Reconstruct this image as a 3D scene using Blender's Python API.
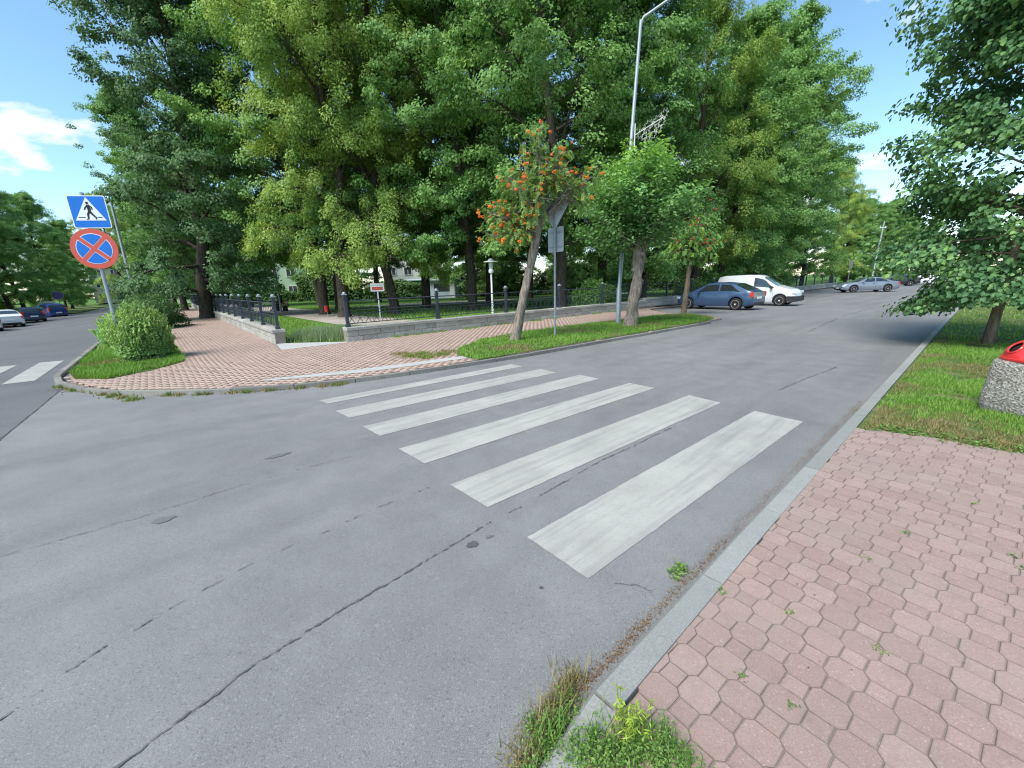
import bpy, bmesh, math, random
import numpy as np
from mathutils import Vector, Matrix, Quaternion
from mathutils import noise as mnoise
for o in list(bpy.data.objects): bpy.data.objects.remove(o)
SC = bpy.context.scene
COL = SC.collection
R = math.radians

# ------------------------------------------------------------------ camera
cam_d = bpy.data.cameras.new('camera')
cam = bpy.data.objects.new('camera', cam_d); COL.objects.link(cam)
CAM_H, PITCH, ROLL, FPX = 1.7, R(14.0), R(1.8), 406.0
_R = Vector((1, 0, 0)); _F = Vector((0, math.cos(PITCH), -math.sin(PITCH))); _U = Vector((0, math.sin(PITCH), math.cos(PITCH)))
_R2 = _R*math.cos(ROLL) - _U*math.sin(ROLL); _U2 = _R*math.sin(ROLL) + _U*math.cos(ROLL)
M = Matrix((_R2, _U2, -_F)).transposed().to_4x4(); M.translation = (0, 0, CAM_H)
cam.matrix_world = M
cam_d.sensor_fit = 'HORIZONTAL'; cam_d.sensor_width = 36.0; cam_d.lens = FPX/1024*36.0
cam_d.clip_start = 0.05; cam_d.clip_end = 3000
SC.camera = cam

# ------------------------------------------------------------------ sky and sun
SUN_DIR = Vector((-0.40, -0.44, 0.80)).normalized()      # towards the sun, behind and left of the viewer
sun_el = math.asin(SUN_DIR.z); sun_az = math.atan2(SUN_DIR.x, SUN_DIR.y)
W = bpy.data.worlds.new('World'); SC.world = W; W.use_nodes = True
nt = W.node_tree; nt.nodes.clear()
def N(nt, typ, **kw):
    n = nt.nodes.new(typ)
    for k, v in kw.items(): setattr(n, k, v)
    return n
sky = N(nt, 'ShaderNodeTexSky', sky_type='NISHITA', sun_disc=False, sun_elevation=sun_el, sun_rotation=sun_az,
        air_density=1.0, dust_density=0.1, ozone_density=3.0)
bg = N(nt, 'ShaderNodeBackground'); bg.inputs['Strength'].default_value = 0.09
out = N(nt, 'ShaderNodeOutputWorld')
tc = N(nt, 'ShaderNodeTexCoord')
sep = N(nt, 'ShaderNodeSeparateXYZ'); nt.links.new(tc.outputs['Generated'], sep.inputs[0])
mz = N(nt, 'ShaderNodeMath', operation='ADD'); nt.links.new(sep.outputs['Z'], mz.inputs[0]); mz.inputs[1].default_value = 0.22
dx = N(nt, 'ShaderNodeMath', operation='DIVIDE'); nt.links.new(sep.outputs['X'], dx.inputs[0]); nt.links.new(mz.outputs[0], dx.inputs[1])
dy = N(nt, 'ShaderNodeMath', operation='DIVIDE'); nt.links.new(sep.outputs['Y'], dy.inputs[0]); nt.links.new(mz.outputs[0], dy.inputs[1])
cmb = N(nt, 'ShaderNodeCombineXYZ'); nt.links.new(dx.outputs[0], cmb.inputs[0]); nt.links.new(dy.outputs[0], cmb.inputs[1])
cmb.inputs[2].default_value = 1.3
ns = N(nt, 'ShaderNodeTexNoise'); ns.inputs['Scale'].default_value = 2.3; ns.inputs['Detail'].default_value = 9; ns.inputs['Roughness'].default_value = 0.56
nt.links.new(cmb.outputs[0], ns.inputs['Vector'])
cr = N(nt, 'ShaderNodeValToRGB'); cr.color_ramp.elements[0].position = 0.59; cr.color_ramp.elements[1].position = 0.68
nt.links.new(ns.outputs['Fac'], cr.inputs[0])
hs = N(nt, 'ShaderNodeHueSaturation'); hs.inputs['Saturation'].default_value = 1.02; hs.inputs['Hue'].default_value = 0.486
nt.links.new(sky.outputs[0], hs.inputs['Color'])
mx = N(nt, 'ShaderNodeMixRGB'); nt.links.new(cr.outputs[0], mx.inputs[0]); nt.links.new(hs.outputs[0], mx.inputs[1])
mx.inputs[2].default_value = (5.0, 5.1, 5.4, 1)
nt.links.new(mx.outputs[0], bg.inputs[0]); nt.links.new(bg.outputs[0], out.inputs[0])
sl = bpy.data.lights.new('sun', 'SUN'); sl.energy = 2.1; sl.angle = R(30); sl.color = (1.0, 0.95, 0.87)
so = bpy.data.objects.new('sun', sl); COL.objects.link(so); so.rotation_euler = SUN_DIR.to_track_quat('Z', 'Y').to_euler()
SC.view_settings.view_transform = 'Standard'; SC.view_settings.look = 'None'
SC.view_settings.gamma = 1.0; SC.view_settings.exposure = 1.46
try: SC.view_settings.use_curve_mapping = False
except Exception: pass
SC.render.engine = 'CYCLES'
SC.cycles.use_denoising = True; SC.cycles.filter_width = 1.15
SC.cycles.max_bounces = 5; SC.cycles.diffuse_bounces = 3; SC.cycles.transmission_bounces = 4; SC.cycles.transparent_max_bounces = 4
SC.cycles.sample_clamp_indirect = 6

# ------------------------------------------------------------------ street axes and ground height
AX = Vector((.757, .653, 0)); NA = Vector((-.653, .757, 0))      # the wide street and its left normal
BX = Vector((-.640, .768, 0)); NB = Vector((-.768, -.640, 0))    # the side street and its left normal
def ss(e0, e1, x):
    t = min(1.0, max(0.0, (x-e0)/(e1-e0))); return t*t*(3-2*t)
def Hgt(x, y):
    s = AX.x*x+AX.y*y; t = BX.x*x+BX.y*y; nb = NB.x*x+NB.y*y
    return -.2*ss(16, 40, s) - .62*ss(18, 40, t)*ss(2.2, 9.5, nb)
def A(s, n): p = AX*s+NA*n; return (p.x, p.y)
def B(t, n): p = BX*t+NB*n; return (p.x, p.y)

# ------------------------------------------------------------------ materials
MATS = {}
def newmat(name):
    m = bpy.data.materials.new(name); m.use_nodes = True; m.node_tree.nodes.clear(); MATS[name] = m
    return m, m.node_tree
def lnk(nt, a, b): nt.links.new(a, b)
def pos(nt): return N(nt, 'ShaderNodeNewGeometry').outputs['Position']
def noise(nt, vec, scale, detail=4, rough=.55, out='Fac'):
    n = N(nt, 'ShaderNodeTexNoise'); n.inputs['Scale'].default_value = scale; n.inputs['Detail'].default_value = detail; n.inputs['Roughness'].default_value = rough
    if vec is not None: lnk(nt, vec, n.inputs['Vector'])
    return n.outputs[out]
def ramp(nt, fac, stops):
    r = N(nt, 'ShaderNodeValToRGB'); els = r.color_ramp.elements
    while len(els) < len(stops): els.new(0.5)
    for e, (p, c) in zip(els, stops):
        e.position = p; e.color = (*c, 1) if len(c) == 3 else c
    lnk(nt, fac, r.inputs[0]); return r.outputs[0]
def mixc(nt, fac, a, b, mode='MIX'):
    m = N(nt, 'ShaderNodeMixRGB', blend_type=mode)
    for i, v in ((0, fac), (1, a), (2, b)):
        if isinstance(v, (int, float)): m.inputs[i].default_value = v
        elif isinstance(v, tuple): m.inputs[i].default_value = (*v, 1) if len(v) == 3 else v
        else: lnk(nt, v, m.inputs[i])
    return m.outputs[0]
def g1(v): return (v, v, v)
def finish(nt, col, rough=.8, bump=None, bs=.3, bd=.01, metal=0.0, spec=.4, coat=0, **kw):
    p = N(nt, 'ShaderNodeBsdfPrincipled')
    if isinstance(col, tuple): p.inputs['Base Color'].default_value = (*col, 1)
    else: lnk(nt, col, p.inputs['Base Color'])
    if isinstance(rough, (int, float)): p.inputs['Roughness'].default_value = rough
    else: lnk(nt, rough, p.inputs['Roughness'])
    p.inputs['Metallic'].default_value = metal; p.inputs['Specular IOR Level'].default_value = spec
    p.inputs['Coat Weight'].default_value = coat
    if bump is not None:
        b = N(nt, 'ShaderNodeBump'); b.inputs['Strength'].default_value = bs; b.inputs['Distance'].default_value = bd
        lnk(nt, bump, b.inputs['Height']); lnk(nt, b.outputs[0], p.inputs['Normal'])
    o = N(nt, 'ShaderNodeOutputMaterial'); lnk(nt, p.outputs[0], o.inputs[0]); return p
def simple(name, col, rough=.6, var=.25, scale=8, metal=0.0, spec=.4, coat=0, bs=.15):
    m, t = newmat(name); P = pos(t); f = noise(t, P, scale, 5)
    c = mixc(t, f, tuple(v*(1-var) for v in col), tuple(min(1, v*(1+var)) for v in col))
    finish(t, c, rough, f, bs, .01, metal, spec, coat); return m

def streak(t, P, sc, detail=4):
    mp = N(t, 'ShaderNodeMapping', vector_type='TEXTURE'); mp.inputs['Rotation'].default_value = (0, 0, math.atan2(AX.y, AX.x)); mp.inputs['Scale'].default_value = tuple(1/v for v in sc); lnk(t, P, mp.inputs['Vector'])
    return noise(t, mp.outputs[0], 1.0, detail, .6)
def asphalt(name, lo, hi, tint=(1, 1, 1)):
    m, t = newmat(name); P = pos(t)
    big = noise(t, P, .35, 5, .6); mid = noise(t, P, 3.0, 4, .6); fine = noise(t, P, 210, 3, .7)
    v = N(t, 'ShaderNodeTexVoronoi'); v.inputs['Scale'].default_value = 150; lnk(t, P, v.inputs['Vector'])
    base = ramp(t, big, [(.3, tuple(lo*k for k in tint)), (.7, tuple(hi*k for k in tint))])
    base = mixc(t, .35, base, ramp(t, mid, [(.3, g1(.55)), (.7, g1(1.0))]), 'MULTIPLY')
    base = mixc(t, .8, base, ramp(t, streak(t, P, (.10, 1.3, 1), 5), [(.3, g1(.80)), (.5, g1(1.0)), (.72, (1.10, 1.09, 1.07))]), 'MULTIPLY')
    base = mixc(t, ramp(t, noise(t, P, 6.5, 6, .75), [(.66, g1(0)), (.74, g1(.45))]), base, tuple(lo*.55*k for k in tint))
    sp = ramp(t, fine, [(.34, g1(.52)), (.5, g1(.97)), (.68, g1(1.5))])
    base = mixc(t, .75, base, sp, 'MULTIPLY')
    cellsep = N(t, 'ShaderNodeSeparateColor'); lnk(t, v.outputs['Color'], cellsep.inputs[0])
    base = mixc(t, ramp(t, cellsep.outputs[0], [(.9, g1(0)), (.95, g1(.3))]), base, (.36, .36, .37))
    base = mixc(t, ramp(t, cellsep.outputs[1], [(.9, g1(0)), (.95, g1(.4))]), base, (.06, .06, .065))
    finish(t, base, ramp(t, mid, [(.3, g1(.72)), (.7, g1(.9))]), fine, .35, .006, spec=.35); return m
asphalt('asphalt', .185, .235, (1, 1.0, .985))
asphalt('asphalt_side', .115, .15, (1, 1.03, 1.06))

def paint_mat():
    m, t = newmat('road_paint'); P = pos(t)
    f = noise(t, P, 90, 4, .7); big = noise(t, P, 1.6, 5, .65); st = streak(t, P, (.55, 9, 1)); st2 = streak(t, P, (2.2, 26, 1))
    c = ramp(t, big, [(.3, (.315, .31, .28)), (.68, (.415, .41, .37))])
    c = mixc(t, ramp(t, f, [(.33, g1(.7)), (.44, g1(0))]), c, (.21, .21, .20))
    c = mixc(t, ramp(t, st, [(.48, g1(0)), (.72, g1(.75))]), c, (.22, .22, .21))
    c = mixc(t, ramp(t, st2, [(.55, g1(0)), (.75, g1(.45))]), c, (.24, .24, .23))
    finish(t, c, .75, f, .3, .004); return m
paint_mat()
def stone_speck(name, c0, c1, randsrc='object', speck=(.50, .45, .42), s=170, blot=.5, spk=.45, dust=0):
    m, t = newmat(name); P = pos(t)
    if randsrc == 'object': rnd = N(t, 'ShaderNodeObjectInfo').outputs['Random']
    else:
        at_ = N(t, 'ShaderNodeAttribute', attribute_name='var'); rnd = at_.outputs['Fac']
    big = noise(t, P, 1.1, 4, .6); fine = noise(t, P, s, 3, .7); dirt = noise(t, P, 9, 5, .65)
    mixf = mixc(t, .55, rnd, big)
    c = ramp(t, mixf, [(.25, c0), (.75, c1)])
    c = mixc(t, .6, c, ramp(t, fine, [(.3, g1(.6)), (.55, g1(1.0)), (.72, g1(1.35))]), 'MULTIPLY')
    v = N(t, 'ShaderNodeTexVoronoi'); v.inputs['Scale'].default_value = s*1.15; lnk(t, P, v.inputs['Vector'])
    sc_ = N(t, 'ShaderNodeSeparateColor'); lnk(t, v.outputs['Color'], sc_.inputs[0])
    c = mixc(t, ramp(t, sc_.outputs[0], [(.965, g1(0)), (.985, g1(spk))]), c, speck)
    c = mixc(t, ramp(t, dirt, [(.5, g1(0)), (.75, g1(blot))]), c, tuple(x*.62 for x in c0))
    if dust:
        rm = N(t, 'ShaderNodeAttribute', attribute_name='rim').outputs['Fac']; rn = ramp(t, noise(t, P, 14, 4, .6), [(.3, g1(.25)), (.65, g1(1))])
        c = mixc(t, mixc(t, 1.0, ramp(t, rm, [(.25, g1(0)), (1, g1(.58))]), rn, 'MULTIPLY'), c, (.135, .11, .095))
    if dust: c = mixc(t, ramp(t, noise(t, P, 1.7, 6, .7), [(.42, g1(0)), (.66, g1(dust))]), c, (.285, .235, .21))
    finish(t, c, .85, fine, .4, .004); return m
stone_speck('paver', (.30, .205, .174), (.365, .258, .22), blot=.35, dust=.45)
stone_speck('paver_far', (.37, .265, .215), (.45, .325, .265), 'attr', s=60, blot=.35)
stone_speck('wall_stone', (.31, .30, .265), (.46, .445, .40), speck=(.6, .58, .54), s=30, blot=.6)
stone_speck('kerb_concrete', (.235, .24, .222), (.30, .305, .285), s=120, blot=.22, speck=(.55, .55, .54), spk=.1)
stone_speck('old_kerb', (.18, .17, .15), (.28, .27, .24), s=60, blot=.6)
stone_speck('joint_sand', (.20, .165, .14), (.255, .215, .185), s=200)
stone_speck('joint_far', (.26, .195, .16), (.32, .24, .20), s=80)
stone_speck('slab_concrete', (.40, .40, .38), (.52, .52, .50), s=50, blot=.5)
def bin_concrete():
    m, t = newmat('bin_concrete'); P = pos(t)
    v = N(t, 'ShaderNodeTexVoronoi'); v.inputs['Scale'].default_value = 62; lnk(t, P, v.inputs['Vector'])
    sc_ = N(t, 'ShaderNodeSeparateColor'); lnk(t, v.outputs['Color'], sc_.inputs[0])
    c = ramp(t, sc_.outputs[0], [(0, (.13, .12, .10)), (.5, (.24, .225, .195)), (1, (.40, .385, .35))])
    d = noise(t, P, 5, 6, .65)
    c = mixc(t, ramp(t, d, [(.53, g1(0)), (.68, g1(.8))]), c, (.07, .055, .04))
    finish(t, c, .9, v.outputs['Distance'], .8, .012); return m
bin_concrete()
def ground_mat(name, cols, scale=1.2):
    m, t = newmat(name); P = pos(t)
    a_ = noise(t, P, scale, 6, .65); b_ = noise(t, P, 22, 4, .7)
    c = ramp(t, a_, [(.32, cols[0]), (.5, cols[1]), (.68, cols[2])])
    c = mixc(t, .7, c, ramp(t, b_, [(.3, g1(.5)), (.7, g1(1.25))]), 'MULTIPLY')
    finish(t, c, .95, b_, .7, .04, spec=.1); return m
ground_mat('lawn', [(.065, .145, .022), (.09, .19, .03), (.13, .22, .05)])
ground_mat('verge_soil', [(.07, .14, .03), (.11, .16, .05), (.22, .19, .11)], 2.4)
ground_mat('park_path', [(.34, .30, .26), (.42, .37, .32), (.46, .42, .38)], .6)
ground_mat('bare_soil', [(.14, .11, .075), (.22, .17, .12), (.28, .22, .16)], 3)

def leafmat(name, dark, mid, light, transl=.28, rough=.6, spec=.16):
    m, t = newmat(name)
    at_ = N(t, 'ShaderNodeAttribute', attribute_name='var')
    oi = N(t, 'ShaderNodeObjectInfo')
    f = mixc(t, .22, at_.outputs['Fac'], oi.outputs['Random'])
    c = ramp(t, f, [(.12, dark), (.5, mid), (.9, light)])
    p = N(t, 'ShaderNodeBsdfPrincipled'); lnk(t, c, p.inputs['Base Color']); p.inputs['Roughness'].default_value = rough
    p.inputs['Specular IOR Level'].default_value = spec
    tr = N(t, 'ShaderNodeBsdfTranslucent'); k_ = transl*1.5; c2 = mixc(t, 1.0, c, (1.1*k_, 1.1*k_, .65*k_), 'MULTIPLY'); lnk(t, c2, tr.inputs[0])
    mx = N(t, 'ShaderNodeAddShader')
    lnk(t, p.outputs[0], mx.inputs[0]); lnk(t, tr.outputs[0], mx.inputs[1])
    o = N(t, 'ShaderNodeOutputMaterial'); lnk(t, mx.outputs[0], o.inputs[0]); return m
leafmat('leaf_chestnut', (0.040, 0.087, 0.036), (0.067, 0.133, 0.052), (0.113, 0.186, 0.083))
leafmat('leaf_ash', (0.104, 0.170, 0.037), (0.185, 0.275, 0.062), (0.335, 0.384, 0.110), .36)
leafmat('leaf_maple', (0.069, 0.148, 0.041), (0.118, 0.227, 0.061), (0.207, 0.319, 0.105), .34)
leafmat('leaf_dark', (0.037, 0.084, 0.032), (0.062, 0.129, 0.044), (0.105, 0.179, 0.065))
leafmat('leaf_linden', (0.088, 0.178, 0.065), (0.137, 0.266, 0.081), (0.271, 0.430, 0.065), .34)
leafmat('leaf_near', (0.043, 0.102, 0.044), (0.072, 0.160, 0.065), (0.175, 0.294, 0.087), .28, .5, .22)
leafmat('leaf_rowan', (0.088, 0.166, 0.051), (0.143, 0.240, 0.074), (0.252, 0.329, 0.092), .3)
leafmat('leaf_bush', (0.114, 0.201, 0.062), (0.188, 0.305, 0.090), (0.300, 0.415, 0.140), .32)
leafmat('grass_blade', (0.069, 0.145, 0.022), (0.110, 0.224, 0.030), (0.189, 0.298, 0.062), .3, .6, .2)
leafmat('grass_dry', (0.136, 0.128, 0.043), (0.212, 0.178, 0.076), (0.306, 0.246, 0.128), .2, .7, .1)
leafmat('weed', (0.052, 0.115, 0.025), (0.098, 0.190, 0.040), (0.172, 0.265, 0.069), .3)
leafmat('weed_lime', (0.160, 0.240, 0.030), (0.240, 0.330, 0.045), (0.320, 0.400, 0.070), .3)
leafmat('weed_pale', (0.108, 0.162, 0.081), (0.171, 0.225, 0.117), (0.243, 0.297, 0.162), .3)
leafmat('litter', (0.100, 0.060, 0.030), (0.170, 0.105, 0.055), (0.280, 0.190, 0.100), .1, .8, .1)
def bark(name, c0, c1, sc=14):
    m, t = newmat(name); P = pos(t)
    mp = N(t, 'ShaderNodeMapping'); mp.inputs['Scale'].default_value = (1, 1, .22); lnk(t, P, mp.inputs['Vector'])
    f = noise(t, mp.outputs[0], sc, 6, .65); l = noise(t, P, 3, 4, .6)
    c = ramp(t, f, [(.35, c0), (.65, c1)])
    c = mixc(t, ramp(t, l, [(.58, g1(0)), (.72, g1(.45))]), c, (.20, .19, .09))
    finish(t, c, .95, f, .9, .03, spec=.15); return m
bark('bark_dark', (.035, .030, .024), (.10, .085, .065))
bark('bark_grey', (.12, .10, .08), (.33, .28, .23), 22)
bark('bark_brown', (.085, .065, .048), (.22, .17, .125), 18)
simple('galvanised', (.33, .37, .39), .5, .15, 6, .45)
simple('pole_grey', (.42, .46, .48), .55, .15, 5, .3)
simple('sign_back', (.44, .47, .50), .5, .1, 4, .4)
simple('iron', (.045, .055, .072), .5, .3, 12, .2)
simple('iron_cap', (.30, .33, .36), .5, .2, 12, .3)
simple('sign_blue', (.004, .155, .60), .42, .06, 3)
simple('sign_red', (.60, .095, .065), .45, .06, 3)
simple('sign_white', (.78, .79, .80), .45, .04, 3)
simple('sign_black', (.012, .012, .018), .5, .1, 3)
simple('white_paint', (.74, .75, .76), .5, .08, 9)
simple('bin_red', (.62, .035, .035), .32, .10, 4, coat=.4)
simple('dark_hole', (.01, .009, .009), .9, .1)
simple('tyre', (.016, .016, .017), .85, .2, 30)
simple('alloy', (.66, .67, .69), .4, .1, 20, .15)
simple('plastic_black', (.022, .023, .025), .6, .2, 20)
simple('plate_white', (.75, .75, .74), .5, .05)
simple('lamp_red', (.55, .03, .02), .2, .1, coat=1)
simple('lamp_clear', (.65, .67, .70), .15, .1, coat=1)
simple('lamp_glass', (.60, .68, .64), .3, .05)
simple('decor_white', (.70, .69, .66), .5, .05)
def glassm():
    m, t = newmat('car_glass'); finish(t, (.018, .022, .026), .06, spec=.9, coat=.6); return m
glassm()
def carpaint(name, col, metal=.25):
    m, t = newmat(name); P = pos(t); f = noise(t, P, 1.4, 3)
    c = mixc(t, f, tuple(v*.9 for v in col), tuple(v*1.08 for v in col))
    p = finish(t, c, .34, None, metal=metal, spec=.5, coat=.7); p.inputs['Coat Roughness'].default_value = .08; return m
carpaint('paint_blue', (.04, .088, .175)); carpaint('paint_white', (.70, .72, .74), 0); carpaint('paint_grey', (.25, .29, .35), .4)
carpaint('paint_dark', (.02, .025, .035)); carpaint('paint_silver', (.52, .55, .58), .4); carpaint('paint_navy', (.03, .045, .095)); carpaint('paint_royal', (.02, .05, .22))
carpaint('paint_ltblue', (.25, .42, .65), .1)
simple('plaster_green', (.50, .66, .48), .85, .05, .4); simple('plaster_white', (.72, .71, .68), .85, .06, .4); simple('plaster_cream', (.62, .52, .36), .85, .06, .4)
simple('roof_dark', (.12, .06, .05), .8, .2); simple('kiosk_green', (.05, .23, .16), .6, .1); simple('kiosk_grey', (.50, .58, .68), .6, .1)
simple('window_frame', (.75, .75, .73), .6, .05)
simple('window_glass', (.05, .06, .07), .1, .3, .5, 0, .8)
simple('cloth_black', (.014, .014, .017), .9, .2, 30); simple('skin', (.48, .29, .21), .6, .08, 20); simple('hair', (.06, .04, .025), .7, .2, 40)
simple('bench_wood', (.24, .14, .075), .7, .3, 20); simple('tar', (.108, .108, .108), .85, .3, 60); simple('manhole', (.10, .10, .105), .7, .3, 60, .3)
def berrym():
    m, t = newmat('berry'); oi = N(t, 'ShaderNodeObjectInfo'); c = ramp(t, oi.outputs['Random'], [(0, (.74, .13, .012)), (1, (.90, .27, .03))]); finish(t, c, .4); return m
berrym()
simple('berry_red', (.50, .035, .014), .4, .3, 30)

# ------------------------------------------------------------------ mesh helpers
class MB:
    def __init__(s): s.v = []; s.f = []
    def add(s, vs, fs):
        k = len(s.v); s.v += [tuple(v) for v in vs]; s.f += [tuple(i+k for i in f) for f in fs]; return s
    def box(s, c, d, rz=0, bev=0, taper=1.0):
        x, y, z = d[0]/2, d[1]/2, d[2]/2; ca, sa = math.cos(rz), math.sin(rz)
        if bev <= 0:
            P = [(sx*x*(taper if sz > 0 else 1), sy*y*(taper if sz > 0 else 1), sz*z) for sz in (-1, 1) for sy in (-1, 1) for sx in (-1, 1)]
            F = [(0, 2, 3, 1), (4, 5, 7, 6), (0, 1, 5, 4), (1, 3, 7, 5), (3, 2, 6, 7), (2, 0, 4, 6)]
        else:
            b = bev; P = []; 
            for zz, k in ((-z, 0), (z-b, 0), (z, b)):
                P += [(-x+k, -y+k, zz), (x-k, -y+k, zz), (x-k, y-k, zz), (-x+k, y-k, zz)]
            F = [(3, 2, 1, 0), (8, 9, 10, 11)]
            for l in (0, 4):
                for i in range(4): F.append((l+i, l+(i+1) % 4, l+4+(i+1) % 4, l+4+i))
        return s.add([(c[0]+p[0]*ca-p[1]*sa, c[1]+p[0]*sa+p[1]*ca, c[2]+p[2]) for p in P], F)
    def tube(s, path, rad, n=6, cap=True):
        path = [Vector(p) for p in path]; m = len(path)
        if isinstance(rad, (int, float)): rad = [rad]*m
        k = len(s.v); ref = None
        for i in range(m):
            d = (path[min(i+1, m-1)]-path[max(i-1, 0)])
            d = d.normalized() if d.length > 1e-9 else Vector((0, 0, 1))
            if ref is None: ref = Vector((1, 0, 0)) if abs(d.x) < .8 else Vector((0, 1, 0))
            u = (ref - d*ref.dot(d)); u = u.normalized() if u.length > 1e-6 else d.orthogonal().normalized()
            w = d.cross(u); ref = u
            for j in range(n):
                q = 2*math.pi*j/n; p = path[i]+(u*math.cos(q)+w*math.sin(q))*rad[i]; s.v.append(tuple(p))
        for i in range(m-1):
            for j in range(n):
                a_, b_ = k+i*n+j, k+i*n+(j+1) % n; s.f.append((a_, b_, b_+n, a_+n))
        if cap:
            s.f.append(tuple(k+j for j in reversed(range(n)))); s.f.append(tuple(k+(m-1)*n+j for j in range(n)))
        return s
    def gnarled(s, path, rad, n=14, amp=.025, freq=5.0, seed=0, seg=26, cap=True):
        P = [Vector(p) for p in path]; acc = [0]
        for a_, b_ in zip(P, P[1:]): acc.append(acc[-1]+(b_-a_).length)
        ds = np.linspace(0, acc[-1], seg); q = [tuple(np.interp(d, acc, [p[k] for p in P]) for k in range(3)) for d in ds]; rr = [float(np.interp(d, acc, rad)) for d in ds]
        k = len(s.v); s.tube(q, rr, n, cap)
        for i in range(seg):
            c = Vector(q[i])
            for j in range(n):
                v = Vector(s.v[k+i*n+j]); d = (v-c); w = Vector((v.x*freq+seed, v.y*freq, v.z*freq*.45)); f = mnoise.noise(w)+.5*mnoise.noise(w*2.7)+.35*mnoise.noise(Vector((math.atan2(d.y, d.x)*2.2+seed, v.z*.9, 3)))
                s.v[k+i*n+j] = tuple(v+d.normalized()*f*amp*min(1.6, rr[i]/.12))
        return s
    def prism(s, poly, z0, z1, M=None):
        n = len(poly); vs = [(p[0], p[1], z0) for p in poly]+[(p[0], p[1], z1) for p in poly]
        if M is not None: vs = [tuple(M @ Vector(v)) for v in vs]
        return s.add(vs, [tuple(reversed(range(n))), tuple(range(n, 2*n))]+[(i, (i+1) % n, n+(i+1) % n, n+i) for i in range(n)])
    def lathe(s, prof, n=16, c=(0, 0, 0), axis='z'):
        vs = []
        for r, z in prof:
            for j in range(n):
                q = 2*math.pi*j/n; p = (r*math.cos(q), r*math.sin(q), z)
                if axis == 'y': p = (p[0], p[2], p[1])
                vs.append((c[0]+p[0], c[1]+p[1], c[2]+p[2]))
        fs = []
        for i in range(len(prof)-1):
            for j in range(n): fs.append((i*n+j, i*n+(j+1) % n, (i+1)*n+(j+1) % n, (i+1)*n+j))
        fs += [tuple(reversed(range(n))), tuple((len(prof)-1)*n+j for j in range(n))]
        return s.add(vs, fs)
    def mesh(s, name):
        me = bpy.data.meshes.new(name); me.from_pydata(s.v, [], s.f); me.update(); return me
    def build(s, name, mat, parent=None, smooth=False, fixn=True):
        me = s.mesh(name)
        if fixn:
            bm = bmesh.new(); bm.from_mesh(me); bmesh.ops.recalc_face_normals(bm, faces=bm.faces); bm.to_mesh(me); bm.free()
        if smooth:
            me.polygons.foreach_set('use_smooth', [True]*len(me.polygons))
            try: me.set_sharp_from_angle(angle=R(42))
            except Exception: pass
        return mobj(name, me, mat, parent)
def mobj(name, me, mat, parent=None, loc=None, rot=None, scale=None):
    if mat and not me.materials: me.materials.append(MATS[mat] if isinstance(mat, str) else mat)
    o = bpy.data.objects.new(name, me); COL.objects.link(o)
    if parent: o.parent = parent
    if loc: o.location = loc
    if rot: o.rotation_euler = rot
    if scale: o.scale = scale
    return o
def empty(name, loc=(0, 0, 0), rz=0):
    o = bpy.data.objects.new(name, None); COL.objects.link(o); o.location = loc; o.rotation_euler = (0, 0, rz); o.empty_display_size = .2; return o
def tag(o, label=None, cat=None, group=None, kind=None):
    if label: o['label'] = label
    if cat: o['category'] = cat
    if group: o['group'] = group
    if kind: o['kind'] = kind
    return o
def np_mesh(name, V, F, var=None):
    """V (n,3), F (m,k) arrays -> mesh, var = point attribute"""
    me = bpy.data.meshes.new(name); n, m, k = len(V), len(F), F.shape[1]
    me.vertices.add(n); me.vertices.foreach_set('co', np.ascontiguousarray(V, dtype=np.float32).ravel())
    me.loops.add(m*k); me.loops.foreach_set('vertex_index', np.ascontiguousarray(F, dtype=np.int32).ravel())
    me.polygons.add(m); me.polygons.foreach_set('loop_start', np.arange(0, m*k, k, dtype=np.int32))
    try: me.polygons.foreach_set('loop_total', np.full(m, k, dtype=np.int32))
    except Exception: pass
    me.update(calc_edges=True)
    if var is not None:
        a_ = me.attributes.new('var', 'FLOAT', 'POINT'); a_.data.foreach_set('value', np.ascontiguousarray(var, dtype=np.float32))
    return me
def unit(v): return v/np.maximum(np.linalg.norm(v, axis=-1, keepdims=True), 1e-9)
def leaf_mesh(name, C, Nrm, Tan, L, Wd, var, shape='quad', droop=.15):
    """one leaf per row: centre, normal, tangent (towards the tip), length, width"""
    Nrm = unit(Nrm); Tan = unit(Tan - Nrm*np.sum(Tan*Nrm, 1, keepdims=True)); S = np.cross(Nrm, Tan)
    L = np.broadcast_to(np.asarray(L, float), (len(C),))[:, None]; Wd = np.broadcast_to(np.asarray(Wd, float), (len(C),))[:, None]
    if shape == 'quad':
        P = np.stack([C-Tan*L/2, C+S*Wd/2-Tan*L*.06, C+Tan*L/2-Nrm*L*droop, C-S*Wd/2-Tan*L*.06], 1); k = 4
        F = np.arange(len(C)*4).reshape(-1, 4)
    else:  # heart-shaped, folded along the midrib
        q = Nrm*Wd*.16
        P = np.stack([C-Tan*L*.5, C-Tan*L*.32+S*Wd*.45+q, C+Tan*L*.08+S*Wd*.46+q, C+Tan*L*.5-Nrm*L*droop,
                      C+Tan*L*.08-S*Wd*.46+q, C-Tan*L*.32-S*Wd*.45+q], 1); k = 6
        i = np.arange(len(C))[:, None]*6
        F = np.concatenate([i+np.array([0, 1, 2, 3]), i+np.array([0, 3, 4, 5])], 0)
    return np_mesh(name, P.reshape(-1, 3), F, np.repeat(var, k))

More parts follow.
